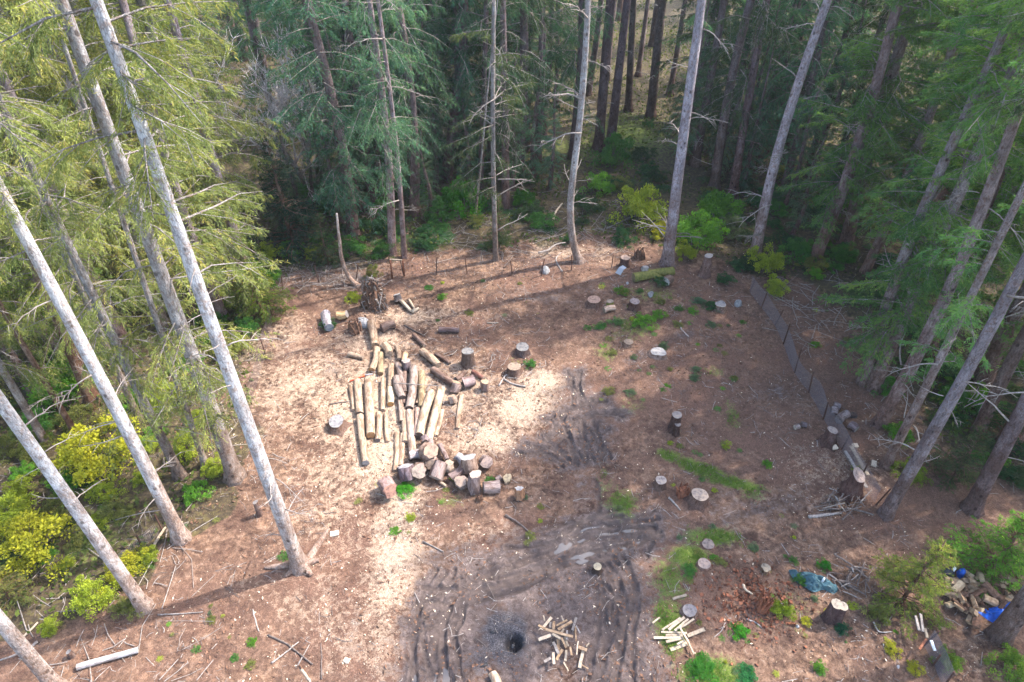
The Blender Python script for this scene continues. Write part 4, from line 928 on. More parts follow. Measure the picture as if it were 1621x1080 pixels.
# rotten stumps: jagged shells
def jagged(px, py, wpx, h, mat, label, seed, n=16):
    B = G(px, py); r = wpx*mpp(px, py)/2; rg = np.random.default_rng(seed); o = empty('rotten_stump', B); tag(o, label, 'stump')
    core = MB(); V = []
    for i, z in enumerate((-.1, .25, .6, .85)):
        for k in range(12):
            a = k/12*6.283; q = r*(1.0-.55*i/3)*(.75+.5*rg.random()); V.append((q*math.cos(a), q*math.sin(a), h*z*(.7+.5*rg.random())))
    core.add(V, [(i*12+k, i*12+(k+1) % 12, (i+1)*12+(k+1) % 12, (i+1)*12+k) for i in range(3) for k in range(12)]+[tuple(36+k for k in range(12))]); put('rotten_core', core.mesh('rotten_core', [mat], False), o)
    for k in range(n):
        a = rg.random()*6.28; q = r*(.35+.6*rg.random()); hh = h*(.6+.6*rg.random()); m = MB(); ln = rg.normal(size=2)*.15*h
        tube(m, [(q*math.cos(a), q*math.sin(a), -.05), (q*math.cos(a)+ln[0]*.4, q*math.sin(a)+ln[1]*.4, hh*.6), (q*math.cos(a)*.9+ln[0], q*math.sin(a)*.9+ln[1], hh)], [.07*r/.3, .05*r/.3, .012], 5, True, 0, .5, seed+k)
        put('splinter', m.mesh('splinter', [mat], False), o)
jagged(1080,783,20,.45,M_RED,'rust red rotten stump between two sawn stumps',61)
jagged(1205,962,20,.75,M_RED,'rust red decayed stump among reddish rubble at lower right',62,20)
jagged(562,522,22,.55,M_ROOT,'broken splintered stump beside the blue grey round',63)
jagged(1012,408,18,.6,M_ROOT,'splintered dark stump at the back near the lilac trunk',64)
jagged(760,792,14,.28,M_ROOT,'dark knobbly root chunk below the log rounds',65,8)
# red rotten rubble round the decayed stump
n = 700; c = flat(1190, 955); x = c.x+rg.normal(size=n)*.75; y = c.y+rg.normal(size=n)*.6; z = ground_z(x, y)+.03; d = nrm(rg.normal(size=(n, 3))+np.array([0, 0, .2])); s = nrm(np.cross(d, rg.normal(size=(n, 3)))); L = .06+.12*rg.random(n)
tag(put('rotten_rubble', quad_mesh('rotten_rubble', sprays(np.stack([x, y, z], 1)-d*(L*.3)[:, None], d, s, L, L*.4, rg), M_RED)), 'reddish crumbled rotten wood at lower right', 'rotten wood', None, 'stuff')

# upturned root mass
def rootwad(px, py, wpx, hpx, label):
    B = G(px, py); k = mpp(px, py); w = wpx*k/2; h = hpx*k/.78; rg = np.random.default_rng(3); o = empty('root_mass', B); tag(o, label, 'root mass')
    core = MB(); V = []; S = 16; zs = np.linspace(-.05, 1, 9)
    for z in zs:
        pr = math.sqrt(max(0.02, 1-max(z, 0)**2.2))
        for q in range(S):
            a = q/S*6.283; rr = .85*w*pr*(.5+.75*rg.random()); V.append((rr*math.cos(a), rr*.7*math.sin(a), .92*h*z+.10*rg.normal()*(z > 0)))
    core.add(V, [(i*S+q, i*S+(q+1) % S, (i+1)*S+(q+1) % S, (i+1)*S+q) for i in range(8) for q in range(S)]+[tuple(8*S+q for q in range(S))]); put('soil_core', core.mesh('soil_core', [M_ROOT], False), o)
    for q in range(150):
        a = rg.random()*6.28; z0 = rg.random(); pr = math.sqrt(max(.05, 1-z0**2.2)); m = MB(); x0, y0 = w*pr*math.cos(a), w*.7*pr*math.sin(a)
        L = h*(.25+.4*rg.random()); P = [(x0*.7, y0*.7, h*z0)]
        for s in range(3): P.append((x0*(1.0+.13*s)+rg.normal()*.09, y0*(1.0+.13*s)+rg.normal()*.09, max(.02, h*z0-L*s/2+.05*rg.normal())))
        tube(m, P, np.array([.030, .026, .018, .006])*(.5+1.3*rg.random()), 4, True, 0, .3, q); put('root', m.mesh('root', [(M_ROOT, M_DARKTWIG, M_ROOT, M_TWIG)[q % 4]], False), o)
rootwad(594, 488, 34, 46, 'dark upturned root mass standing at the back of the clearing')

# ------------------------------------------------------------------ logs
def log_between(a, b, r, label, bark=(.30, .22, .17), end=(.50, .36, .24), name='log', cat='log', group=None, near=None, seed=0, rough=.08, sides=14, matb=None):
    d = b-a; L = d.length; c = (a+b)/2; q = d.to_track_quat('Z', 'Y'); o = empty(name, c, q); tag(o, label, cat, group)
    rg = np.random.default_rng(seed+int(L*1000)); n = 7; zs = np.linspace(-L/2, L/2, n); m = MB(); V = []
    prof = 1+rough*(rg.random(sides)-.5)*2; bend = rg.normal(size=2)*r*.18
    rr0 = r*(1.04); rr1 = r*.93
    for i, z in enumerate(zs):
        t = i/(n-1); bx, by = bend*math.sin(math.pi*t)
        for k in range(sides):
            an = 2*math.pi*k/sides; rr = (rr0*(1-t)+rr1*t)*prof[k]*(1+rough*.5*(rg.random()-.5)); V.append((bx+rr*math.cos(an), by+rr*math.sin(an), z))
    m.add(V, [(i*sides+k, i*sides+(k+1) % sides, (i+1)*sides+(k+1) % sides, (i+1)*sides+k) for i in range(n-1) for k in range(sides)])
    put('log_bark', m.mesh('log_bark', [matb or M_LOG]), o, color=bark)
    A = np.array(V)
    for s, ring in ((-1, A[:sides]), (1, A[-sides:])):
        cc = ring.mean(0); rv = ring-cc; T = np.concatenate([rv, rv*.5, [[0, 0, 0]]]); T[sides:, 2] += s*.006
        FF = [(k, (k+1) % sides, sides+(k+1) % sides, sides+k) for k in range(sides)]+[(sides+k, sides+(k+1) % sides, 2*sides) for k in range(sides)]
        if s < 0: FF = [f[::-1] for f in FF]
        m2 = MB(); m2.add(T, FF); put('cut_end', m2.mesh('cut_end', [M_CUT]), o, tuple(cc+np.array([0, 0, s*.002])), color=tuple(c*.60 for c in (near if (near and s > 0) else end)))
    return o
PALEB, GREYB, BRB, YELB, DUSTY = (.34, .245, .17), (.235, .18, .155), (.18, .12, .095), (.28, .21, .125), (.36, .262, .185)
OE, DE = (.56, .31, .14), (.17, .12, .095)
def log(p, q, wpx, label, bark=PALEB, end=OE, lift=0.0, sink=0.0, **kw):
    mx_, my_ = (p[0]+q[0])/2, (p[1]+q[1])/2; r = wpx*mpp(mx_, my_)/2*1.0
    a = G(p[0], p[1], r+lift-sink); b = G(q[0], q[1], r+lift-sink)
    return log_between(a, b, r, label, bark, end, seed=int(p[0]*3+q[1]), **kw)
for (p, q, w, lab, bk, en, lift) in [
 ((587,511),(594,547),14,'pale thick log at the far end of the log field',PALEB,(.45,.33,.22),0),
 ((596,552),(588,586),11,'pale log with an orange sawn end below the far thick log',PALEB,OE,0),
 ((602,560),(602,592),9.5,'yellowish log side by side with the orange ended log',YELB,(.42,.26,.14),0),
 ((608,547),(616,561),13,'short pale round split beside the far thick log',DUSTY,TAN,0),
 ((628,549),(632,569),8,'dusty short log behind the upright dark round',DUSTY,TAN,0),
 ((619,578),(618,613),9.5,'slim pale log left of the grey bark logs',PALEB,(.4,.28,.2),0),
 ((629,577),(641,622),10,'grey log lying behind the crossed bark log',GREYB,DE,0),
 ((627,598),(637,630),12,'grey bark log with a dark end crossing its neighbour',GREYB,DE,.12),
 ((655,582),(648,647),13.5,'long brown grey log in the middle of the log field',(.30,.23,.19),DE,.05),
 ((667,590),(667,646),12,'mossy yellow log right of the long brown grey log',YELB,(.35,.27,.16),0),
 ((617,615),(618,640),11.5,'short log with a bright orange end in the middle',(.55,.44,.30),(.62,.33,.12),0),
 ((627,612),(627,633),8,'short thin log right of the bright orange ended log',PALEB,TAN,0),
 ((566,604),(570,656),13,'upper log of the leftmost end to end pair',DUSTY,DE,0),
 ((570,659),(579,733),12.5,'lower log of the leftmost end to end pair with a grey end',DUSTY,(.38,.36,.36),0),
 ((584,600),(587,689),15,'thickest pale log with an orange end left of centre',DUSTY,OE,0),
 ((600,654),(598,697),9,'slim pale log with a dark end right of the thickest log',DUSTY,(.2,.18,.18),0),
 ((648,652),(653,717),13,'pale brown log pointing at the pile of rounds',(.36,.27,.21),DE,0),
 ((683,621),(664,689),14,'diagonal pale log with a dark round end',(.40,.30,.215),DE,.05),
 ((698,616),(678,698),13.5,'diagonal pale log right of its twin above the rounds',(.42,.32,.225),DE,0),
 ((661,648),(658,692),10,'reddish log squeezed between two pale logs',(.38,.26,.21),DE,0),
 ((668,556),(694,579),12,'pale diagonal log at the upper right of the log field',PALEB,(.3,.22,.17),0),
 ((685,585),(729,616),11.5,'brown bark log lying diagonally toward the sawn stumps',BRB,DE,0),
 ((748,588),(765,599),7,'thin reddish brown log near the tall slit stump',(.26,.13,.10),TAN,0),
 ((604,520),(624,513),14,'short brown log right of the far thick log',BRB,(.3,.22,.2),0),
 ((695,522),(727,523),8.5,'dark short log lying across the upper clearing',(.15,.105,.10),DE,0),
 ((730,626),(724,679),8,'half buried dusty pole right of the log field',DUSTY,TAN,-.06),
 ((628,686),(626,746),9,'half buried dusty log left of the rounds',DUSTY,TAN,-.06),
 ((637,688),(634,738),9,'second half buried dusty log nearest the rounds',DUSTY,TAN,-.05),
 ((607,600),(606,650),8,'slim dusty log between the thickest log and the orange ended short log',DUSTY,TAN,0),
 ((675,600),(660,640),8,'thin log tucked under the yellow mossy log',PALEB,DE,0),
 ((640,648),(641,700),9,'dusty log left of the log that points at the rounds',DUSTY,TAN,0),
 ((611,655),(613,700),7,'half sunk pale pole in the sawdust strip',DUSTY,TAN,-.05),
 ((633,632),(636,668),9,'short log below the crossing grey bark log',(.30,.22,.17),DE,0),
 ((641,590),(640,640),8,'brown log squeezed left of the long brown grey log',BRB,DE,0),
 ((673,625),(668,660),8,'short pale log between the twin diagonal logs and the mossy log',PALEB,DE,.05),
 ((552,560),(575,566),8,'pale broken log left of the orange ended log',DUSTY,TAN,0),
 ((555,612),(560,650),8,'thin dusty log at the left end of the log field',DUSTY,TAN,-.04),
 ((700,650),(690,690),7,'thin pale pole right of the twin diagonal logs',DUSTY,TAN,-.03),
 ((655,530),(672,548),7,'slim brown log above the pale diagonal log',BRB,TAN,0),
 ((690,560),(712,575),6,'thin dark pole above the brown bark log',BRB,DE,0),
 ((735,590),(722,600),8,'short brown log above the brown round',BRB,TAN,0),
 ((642,560),(640,572),9,'short tan log end by the upright dark round',(.50,.33,.20),OE,0),
 ((535,500),(549,497),13,'yellow barked log lying behind the blue grey round',(.50,.34,.18),(.45,.4,.38),0),
 ((515,497),(521,519),15,'blue grey weathered round at the upper left of the clearing',(.30,.28,.30),(.36,.38,.42),0),
 ((1003,440),(1066,429),14,'mossy fallen log at the back of the weedy patch',None,(.3,.26,.15),0),
 ((1024,428),(1048,442),9,'thin mossy log crossing under the mossy fallen log',None,(.3,.26,.15),.1),
 ((956,491),(973,487),10,'short tan log below the orange topped stump',(.45,.32,.24),(.4,.3,.22),0),
 ((1054,446),(1062,441),14,'cut log end facing left at the back weed patch',BRB,(.62,.58,.55),0),
 ((122,1056),(219,1029),10,'grey weathered log lying at the bottom left',(.42,.39,.38),(.4,.36,.33),0),
 ((1328,665),(1341,655),14,'log round lying right of the mesh fence',(.22,.17,.16),(.30,.24,.22),0),
 ((1345,672),(1356,680),13,'brown log round lying right of the flared root stump',(.18,.13,.125),(.35,.32,.3),0),
 ((1315,650),(1325,652),13,'log round against the last fence post',(.24,.19,.18),(.28,.22,.2),0),
 ((1320,641),(1330,644),11,'upper log round behind the last fence post',(.22,.17,.165),(.28,.22,.2),0),
 ((1268,672),(1277,674),9,'small dark round inside the mesh fence',(.12,.09,.088),DE,0),
 ((1258,677),(1265,675),8,'small pale round inside the mesh fence',(.28,.22,.19),(.5,.42,.35),0),
 ((787,1085),(779,1066),15,'pale block at the bottom edge below the ash',(.45,.34,.24),(.62,.44,.25),0),
]:
    kw = {'matb': M_MOSSBARK} if bk is None else {}
    log(p, q, w, lab, bk or (.2, .2, .05), en, lift, **kw)

# rounds: lying or standing pieces of thick trunk
def round_(px, py, wpx, L, az, tilt, label, bark=(.20, .145, .125), face=(.50, .39, .31), lift=0.0, group=None, name='log_round'):
    """az: direction the +end points, degrees from +X; tilt: elevation of the axis"""
    r = wpx*mpp(px, py)/2; d = Vector((math.cos(R(az))*math.cos(R(tilt)), math.sin(R(az))*math.cos(R(tilt)), math.sin(R(tilt))))
    rest = abs(d.z)*L/2+math.sqrt(max(0, 1-d.z*d.z))*r
    c = G(px, py, rest+lift); return log_between(c-d*L/2, c+d*L/2, r, label, bark, face, name, 'log round', group, seed=int(px+py*3), rough=.24)
RD = (.22, .15, .115)
for a in [
 (657,721,13,.42,200,10,'small grey round at the upper left of the rounds pile',(.40,.35,.34),(.46,.38,.33),.05),
 (679,714,23,.5,-55,42,'large brown block on top of the left rounds',RD,(.50,.36,.27),.25),
 (682,732,17,.4,-100,35,'half hidden round under the large brown block',(.28,.2,.17),(.52,.38,.28),.0),
 (664,745,23,.42,-75,45,'round showing its tan face at the lower left of the pile',RD,(.48,.38,.31),.05),
 (643,748,24,.48,110,55,'grey faced round at the left end of the pile',(.15,.11,.115),(.48,.47,.49),.0),
 (694,744,20,.62,70,25,'bark covered round lying in the middle of the pile',(.27,.2,.175),(.60,.50,.43),.05),
 (711,738,17,.30,100,70,'flat pale slice between the two halves of the pile',(.4,.3,.23),(.62,.48,.37),.0),
 (724,747,14,.62,40,20,'slim brown round with a pale cracked end',(.20,.14,.125),(.60,.47,.37),.1),
 (743,734,26,.5,110,60,'big grey faced round on the right half of the pile',RD,(.50,.49,.49),.2),
 (768,731,19,.34,-75,35,'upright disc facing the camera at the right of the pile',(.24,.18,.16),(.50,.37,.32),.05),
 (727,726,13,.34,150,30,'small grey round behind the big grey faced round',(.33,.3,.3),(.48,.45,.43),.05),
 (731,763,22,.35,-110,60,'angled round showing a brown face at the bottom of the pile',(.22,.17,.15),(.50,.37,.29),.0),
 (752,764,23,.72,80,75,'tall bark round standing upright in the pile',(.20,.145,.13),(.62,.5,.42),.0),
 (778,770,19,.58,190,5,'round lying on its side at the right end of the pile',(.30,.22,.19),(.44,.43,.44),.0),
 (614,771,23,.62,-60,22,'big reddish round lying apart left of the pile',(.28,.19,.17),(.52,.29,.22),.0),
 (803,757,15,.16,-90,60,'thin yellow slice leaning right of the pile',(.3,.22,.15),(.66,.52,.33),.0),
 (822,781,14,.40,95,70,'grey topped brown round standing right of the pile',(.30,.16,.09),(.52,.51,.52),.0),
 (790,757,10,.2,30,30,'small chunk right of the pile of rounds',(.3,.22,.19),(.5,.38,.3),.0),
 (644,579,13.5,.5,90,82,'dark upright round standing among the logs',(.15,.11,.11),(.50,.42,.38),.0),
 (742,603,16,.5,20,5,'brown round lying beside the sawn stumps',(.27,.19,.175),(.4,.3,.25),.0),
 (768,610,13,.4,90,85,'orange topped round standing below the sawn stumps',(.24,.16,.13),(.62,.42,.28),.0),
 (672,697,11,.3,-80,10,'dark ended small round above the pile',(.22,.16,.15),DE,.12),
 (681,701,9,.3,-80,10,'smallest dark ended round above the pile',(.3,.24,.22),DE,.15),
 (1022,427,11,.3,100,75,'pale topped round standing on the mossy log',(.3,.27,.24),(.62,.58,.55),.2),
 (1350,657,11,.12,90,85,'dark ring shaped slice right of the mesh fence',(.08,.06,.055),(.13,.09,.08),.0),
 (720,612,14,.4,60,60,'brown round next to the diagonal bark log',(.28,.2,.17),(.5,.36,.25),.0),
 (716,632,12,.3,120,60,'tan chunk above the dusty half buried pole',(.3,.22,.17),(.55,.4,.29),.0),
]: round_(*a)
log((696,704),(708,728), 8, 'dark pole leaning down from the left rounds', (.20,.145,.13), DE, .1)
log((697,764),(706,770), 5, 'short pale stick below the pile of rounds', DUSTY, TAN, 0)

# pale boulders
def boulder(px, py, wpx, label, sz=(1, .8, .55)):
    B = G(px, py); r = wpx*mpp(px, py)/2; rg = np.random.default_rng(int(px)); m = MB(); V = []; S, K = 12, 7
    for i in range(K):
        ph = -.3+(math.pi/2+.3)*i/(K-1)
        for k in range(S):
            a = k/S*6.283; q = r*math.cos(ph)*(.85+.3*vnoise(np.array([math.cos(a)*1.7+px]), np.array([math.sin(a)*1.7+i*.5]), 4)[0]); V.append((q*sz[0]*math.cos(a), q*sz[1]*math.sin(a), r*sz[2]*2*math.sin(ph)*(.9+.2*rg.random())))
    m.add(V, [(i*S+k, i*S+(k+1) % S, (i+1)*S+(k+1) % S, (i+1)*S+k) for i in range(K-1) for k in range(S)])
    return tag(put('boulder', m.mesh('boulder', [M_ROCK], False), None, B, (0, 0, rg.random()*6)), label, 'rock')
boulder(863,430,17,'pale grey boulder at the back fence'); boulder(1168,482,15,'grey rounded boulder near the mesh fence'); boulder(1262,1000-8,7,'small white stone left of the twin topped stump'); boulder(1420,1057,11,'white flat stone beside the lower mesh fence',(1.3,.8,.2)); boulder(993,449,6,'small white stone in the back weed patch')
boulder(575,512,24,'tan earth covered boulder below the upturned roots',(1.1,.8,.4))
boulder(1030,466,12,'low grey stone in the back weed patch',(1.4,.8,.25))

# ------------------------------------------------------------------ sticks and branches that can be picked out
def stick(pxs, wpx, label, mat=M_TWIG, lift=.03, group=None, name='branch', cat='branch', up=0.0, taper=.6, ground=True):
    k = mpp(*pxs[0]); pts = [G(p[0], p[1], lift+up*i/(len(pxs)-1)) for i, p in enumerate(pxs)]
    c = pts[0].copy(); P = np.array([tuple(q-c) for q in (smoothline(pts, 4) if len(pts) > 2 else pts)]); m = MB()
    if len(pts) > 1: P = P+np.random.default_rng(int(pxs[0][0]*9+pxs[0][1])).normal(size=P.shape)*.006
    tube(m, P, np.linspace(wpx*k/2, wpx*k/2*taper, len(P)), 6, True, 0, .15, int(pxs[0][0]))
    return tag(put(name, m.mesh(name, [mat]), None, c), label, cat, group)
stick([(669,857),(702,873)], 3.2, 'straight pale stick lying on the brown soil below the rounds')
stick([(1059,788),(1068,797),(1077,808)], 4, 'white stick left of the largest stump', M_TWIG)
stick([(1077,508),(1078,520),(1090,533)], 3, 'curved pale branch below the square grey stump')
stick([(250,973),(280,972),(321,969)], 3, 'thin pale branch right of the third pale trunk')
stick([(430,1050),(452,1033),(473,1016)], 3, 'long straight branch at the bottom left of centre')
stick([(424,1005),(455,1020),(495,1052)], 3.5, 'brown branch crossing the long straight branch', M_DARKTWIG)
stick([(468,1058),(490,1020)], 3, 'grey branch crossing at the bottom left of centre')
stick([(477,1060),(488,1075),(493,1085)], 5, 'white peeled stick at the bottom edge', M_PLANK)
stick([(509,1075),(509,1040),(508,1018)], 2.5, 'upright looking thin branch near the bottom edge', M_DARKTWIG)
stick([(640,515),(655,523),(673,532)], 3, 'dark branch right of the short brown log', M_DARKTWIG)
stick([(771,511),(789,511)], 2.6, 'short white stick in the upper clearing', M_PLANK)
stick([(625,607),(660,609),(705,611)], 1.8, 'long thin pole lying across the middle logs', M_TWIG, .45)
stick([(704,612),(702,640)], 1.8, 'thin upright pole at the right of the log field', M_TWIG, .1)
stick([(797,600),(812,608),(833,612)], 3.6, 'pale forked driftwood branch below the tan topped stump')
stick([(790,610),(800,595),(808,588)], 3, 'short grey branch beside the forked driftwood')
stick([(800,815),(822,828),(845,848)], 3.6, 'brown root right of the pile of rounds', M_DARKTWIG)
stick([(520,640),(560,636),(600,648)], 2.2, 'thin branch left of the logs', M_DARKTWIG)
stick([(400,965),(405,985),(410,1000)], 3, 'bent grey stick left of the tall pale trunk base')
stick([(240,870),(252,850),(262,835)], 6, 'broken pale pole behind the second pale trunk', M_PLANK, .1)
stick([(60,1015),(40,1030),(0,1045)], 5, 'grey stick at the bottom left edge')
stick([(35,1010),(48,998),(60,985)], 5, 'pale stick rising near the bottom left trunk', M_PLANK)
stick([(1280,818),(1310,815),(1332,812)], 6, 'long grey branch at the front of the right brush heap')
stick([(1383,985),(1392,1000),(1412,1000)], 2.6, 'thin pale branch near the lower mesh fence')
stick([(1400,990),(1412,975)], 2.5, 'crossing thin branch near the lower mesh fence')
stick([(1176,925),(1182,935),(1192,940)], 4.5, 'white bone like stick on the rotten red rubble', M_PLANK, .2)
stick([(1182,980),(1195,985),(1208,995)], 3, 'curved brown stick below the rotten red rubble')
stick([(1008,340),(985,350),(960,362)], 2.4, 'pale fallen branch behind the curved tree')
stick([(852,400),(868,396),(878,388),(895,384)], 3, 'long pale fallen branch left of the curved tree foot', M_TWIG, .3)
stick([(875,350),(880,335),(890,322)], 4, 'orange brown broken limb behind the clearing', M_PLANK, .2)
stick([(890,430),(880,412),(888,400)], 3, 'short leaning branch at the foot of the curved tree')
for i, (p, q, w) in enumerate([((635,476),(652,493),7),((647,475),(657,490),5),((652,494),(663,488),7)]): stick([p, q], w, ('pale slat resting on the small slab heap', 'thin slat right in the small slab heap', 'short pale billet at the foot of the small slab heap')[i], M_PLANK, .12)
round_(630,471,12,.3,120,65,'grey slab tilted on the small heap right of the upturned roots',(.2,.16,.14),(.55,.54,.53),.05)
# brush heaps
def heap(origin, sc, segs, label, group, mat=M_DARKTWIG):
    for i, (a, b, c, d, w) in enumerate(segs):
        p = (origin[0]+a/sc, origin[1]+b/sc); q = (origin[0]+c/sc, origin[1]+d/sc); m_ = ((p[0]+q[0])/2+random.uniform(-1, 1), (p[1]+q[1])/2+random.uniform(-1.5, .5))
        stick([p, m_, q], w/sc, label, mat if i % 4 else M_TWIG, .04+.35*(i % 6)/6, group)
seg1 = [(305,990,690,935,30),(510,890,830,890,28),(830,890,1110,970,35),(720,1025,940,820,22),(940,820,1080,660,18),(540,800,640,640,22),(660,640,820,850,26),(460,830,640,780,22),(640,740,760,930,20),(380,870,600,840,16),(830,800,890,710,12),(900,740,1000,870,16),(560,640,740,730,16)]
rr = random.Random(3)
for _ in range(14):
    cx, cy, a, l = rr.uniform(560, 900), rr.uniform(720, 930), rr.uniform(0, 3.14), rr.uniform(90, 190); seg1.append((cx-l*math.cos(a), cy-l*.6*math.sin(a), cx+l*math.cos(a), cy+l*.6*math.sin(a), rr.uniform(10, 20)))
heap((1240,690), 7.714, seg1, 'grey brown stick in the brush heap below the slanted stump', 'sticks of the upper brush heap')
seg2 = [(780,370,1000,560,26),(830,440,940,610,20),(900,450,1240,630,26),(990,500,1080,350,28),(1060,290,1085,350,26),(850,130,1260,420,26),(1000,520,1200,600,22),(770,360,960,380,16),(960,590,1120,660,18)]
for _ in range(22):
    cx, cy, a, l = rr.uniform(930, 1280), rr.uniform(300, 560), rr.uniform(0, 3.14), rr.uniform(50, 130); seg2.append((cx-l*math.cos(a), cy-l*.7*math.sin(a), cx+l*math.cos(a), cy+l*.7*math.sin(a), rr.uniform(12, 26)))
heap((1210,860), 7.714, seg2, 'grey brown stick in the brush heap right of the green tarp', 'sticks of the lower brush heap')

M_CHAR = mat_tinted('charred_wood', (.012, .011, .011), (.07, .065, .065), 14)
for k in range(9):
    x, y = random.gauss(808, 26), random.gauss(1012, 20); a = random.uniform(0, 3.14); l = random.uniform(3, 9)
    stick([(x-l*math.cos(a), y-l*.7*math.sin(a)), (x+l*math.cos(a), y+l*.7*math.sin(a))], random.uniform(2.5, 6), 'charred stick lying in the burnt ash patch', M_CHAR, .03, 'charred sticks of the ash patch')
# ------------------------------------------------------------------ planks
def plank(p, q, wpx, label, group, lift, mat=M_PLANK, tk=.03):
    a = G(*p, lift); b = G(*q, lift+random.uniform(-.03, .05)); d = b-a; L = d.length; w = wpx*mpp(*p)/2
    o = put('plank', None) if False else None
    rg = np.random.default_rng(int(p[0]*13+p[1]*7)); m = MB(); x0, x1 = -L/2, L/2; n = 4; V = []
    for i in range(n):
        x = x0+(x1-x0)*i/(n-1); ww = w*(1-.15*rg.random()); j = rg.normal()*.004
        V += [(x, -ww+j, -tk/2), (x, ww+j, -tk/2), (x, ww*.95+j, tk/2), (x, -ww*.95+j, tk/2)]
    F = [(0, 1, 2, 3)[::-1], tuple(4*(n-1)+k for k in (0, 1, 2, 3))]
    for i in range(n-1):
        for k in range(4): F.append((4*i+k, 4*i+(k+1) % 4, 4*i+4+(k+1) % 4, 4*i+4+k))
    m.add(V, F); rot = d.to_track_quat('X', 'Z') @ Quaternion((1, 0, 0), random.gauss(0, .12))
    return tag(put('plank', m.mesh('plank', [mat], False), None, (a+b)/2, rot), label, 'plank', group)
S1 = [(265,455,410,290,38),(320,430,670,525,34),(250,560,400,505,42),(490,440,660,340,36),(665,450,710,290,34),(310,265,325,330,16),(470,390,600,320,22),(530,270,560,340,16),(440,340,440,440,36),(395,350,395,420,30),(420,490,520,550,30),(530,540,590,660,28),(570,530,610,640,28),(490,560,500,720,40),(430,590,500,730,36),(430,720,440,860,36),(540,680,470,810,34),(590,690,575,820,30),(705,400,710,580,20),(710,390,760,480,16),(735,580,715,745,18),(735,650,840,690,40),(795,690,750,905,42),(640,650,655,750,24),(320,830,400,785,34),(560,840,615,945,18),(780,870,860,915,14),(865,600,835,650,18),(250,385,330,430,26),(600,450,600,560,26),(560,430,520,500,24)]
for i, (a, b, c, d, w) in enumerate(S1): plank((820+a/7.714, 940+b/7.714), (820+c/7.714, 940+d/7.714), w/7.714, 'pale broken plank in the scrap heap beside the ash patch', 'planks of the scrap heap', .03+.34*((i*7) % 9)/9, (M_PLANK, M_SPLIT, M_PLANK, M_SPLIT, M_TWIG)[i % 5])
S2 = [(345,295,515,245,34,'lone short plank above the grey low stump'),(220,675,440,525,24,'leftmost plank of the upper fan of loose planks'),(295,670,490,520,36,'wide plank second in the upper fan of loose planks'),(370,680,535,540,28,'third plank in the upper fan of loose planks'),(440,650,605,540,26,'rightmost plank of the upper fan pointing up right'),(205,700,520,715,30,'level plank crossing the middle of the loose planks'),(260,735,470,740,28,'plank just under the level crossing plank'),(115,770,440,765,30,'plank reaching farthest left in the loose planks'),(265,820,475,770,36,'broad plank low in the loose planks'),(400,850,495,800,22,'short plank low between broader planks'),(315,915,520,840,50,'widest plank nearest the bottom of the loose planks'),(525,745,735,665,50,'grey broad plank sticking out to the right'),(425,630,540,820,24,'narrow plank lying across the others'),(540,820,605,970,20,'thin plank end pointing down right'),(100,590,185,520,20,'small plank scrap left of the fan')]
for i, (a, b, c, d, w, lab) in enumerate(S2): plank((1020+a/7.714, 910+b/7.714), (1020+c/7.714, 910+d/7.714), w/7.714, lab, None, .03+.03*(i % 5)+(.12 if 'across' in lab else 0))
plank((1338,714), (1372,772), 5, 'long weathered board along the fence line by the slanted stump', None, .25, M_TWIG); plank((1347,706), (1374,752), 6, 'white peeled board beside the weathered board', None, .3, M_PLANK)
for i, (p, q, w) in enumerate([((1316,709),(1325,707),9),((1350,706),(1358,705),8),((1383,738),(1384,730),8),((523,846),(536,843),9),((545,1044),(553,1047),8)]): plank(p, q, w, ('yellow wood scrap below the flared root stump','yellow wood scrap at the end of the mesh fence','pale wood scrap behind the slanted stump','tan board scrap right of the tall pale trunk','orange wood scrap at the bottom of the clearing')[i], None, .04, M_CHIP, .06)

# ------------------------------------------------------------------ firewood and tarps
def wedge_mesh(seed, L=.52):
    rg = np.random.default_rng(seed); r = .17; k = rg.integers(3, 5); a0 = rg.random(); sec = [(0, 0)]+[(r*math.cos(a0+t), r*math.sin(a0+t)) for t in np.linspace(0, 1.4+.7*rg.random(), k)]
    sec = [(x-.07, y-.07) for x, y in sec]; n = len(sec); V = [(x*(1+.1*rg.random()), y*(1+.1*rg.random()), -L/2) for x, y in sec]+[(x, y, L/2) for x, y in sec]
    m = MB(); m.add(V, [tuple(range(n))[::-1], tuple(range(n, 2*n))]+[(i, (i+1) % n, n+(i+1) % n, n+i) for i in range(n)])
    return m
WEDGES = [wedge_mesh(900+k) for k in range(6)]
WM = [[w.mesh('split_log', [mt], False) for w in WEDGES] for mt in (M_SPLIT, M_FRESH, M_ROOT)]
poly = [(1500,928),(1535,905),(1600,915),(1632,930),(1630,965),(1560,985),(1570,1000),(1545,992),(1525,965),(1510,958)]
pc = [Vector((p[0], p[1], 0)) for p in poly]; rf = random.Random(12); cnt = 0
while cnt < 125:
    x, y = rf.uniform(1498, 1640), rf.uniform(903, 1002)
    if not inside(np.array([x]), np.array([y]), pc)[0]: continue
    if 1550 < x < 1622 and y > 957: continue
    lay = cnt % 3; B = G(x, y, .07+.10*lay)
    q = Quaternion((rf.gauss(0, 1), rf.gauss(0, 1), rf.gauss(0, 1), rf.gauss(0, 1))); q.normalize()
    if rf.random() < .75: q = Quaternion((0, 0, 1), rf.uniform(0, 6.28)) @ Quaternion((0, 1, 0), 1.57+rf.gauss(0, .25)) @ Quaternion((0, 0, 1), rf.uniform(0, 6.28))
    mi = rf.choice([0, 0, 0, 1, 2, 2]); s = rf.uniform(.55, .95)
    tag(put('split_log', rf.choice(WM[mi]), None, B, q, (s, s, s)), 'split firewood chunk in the heap by the blue tarp', 'firewood', 'firewood heap'); cnt += 1
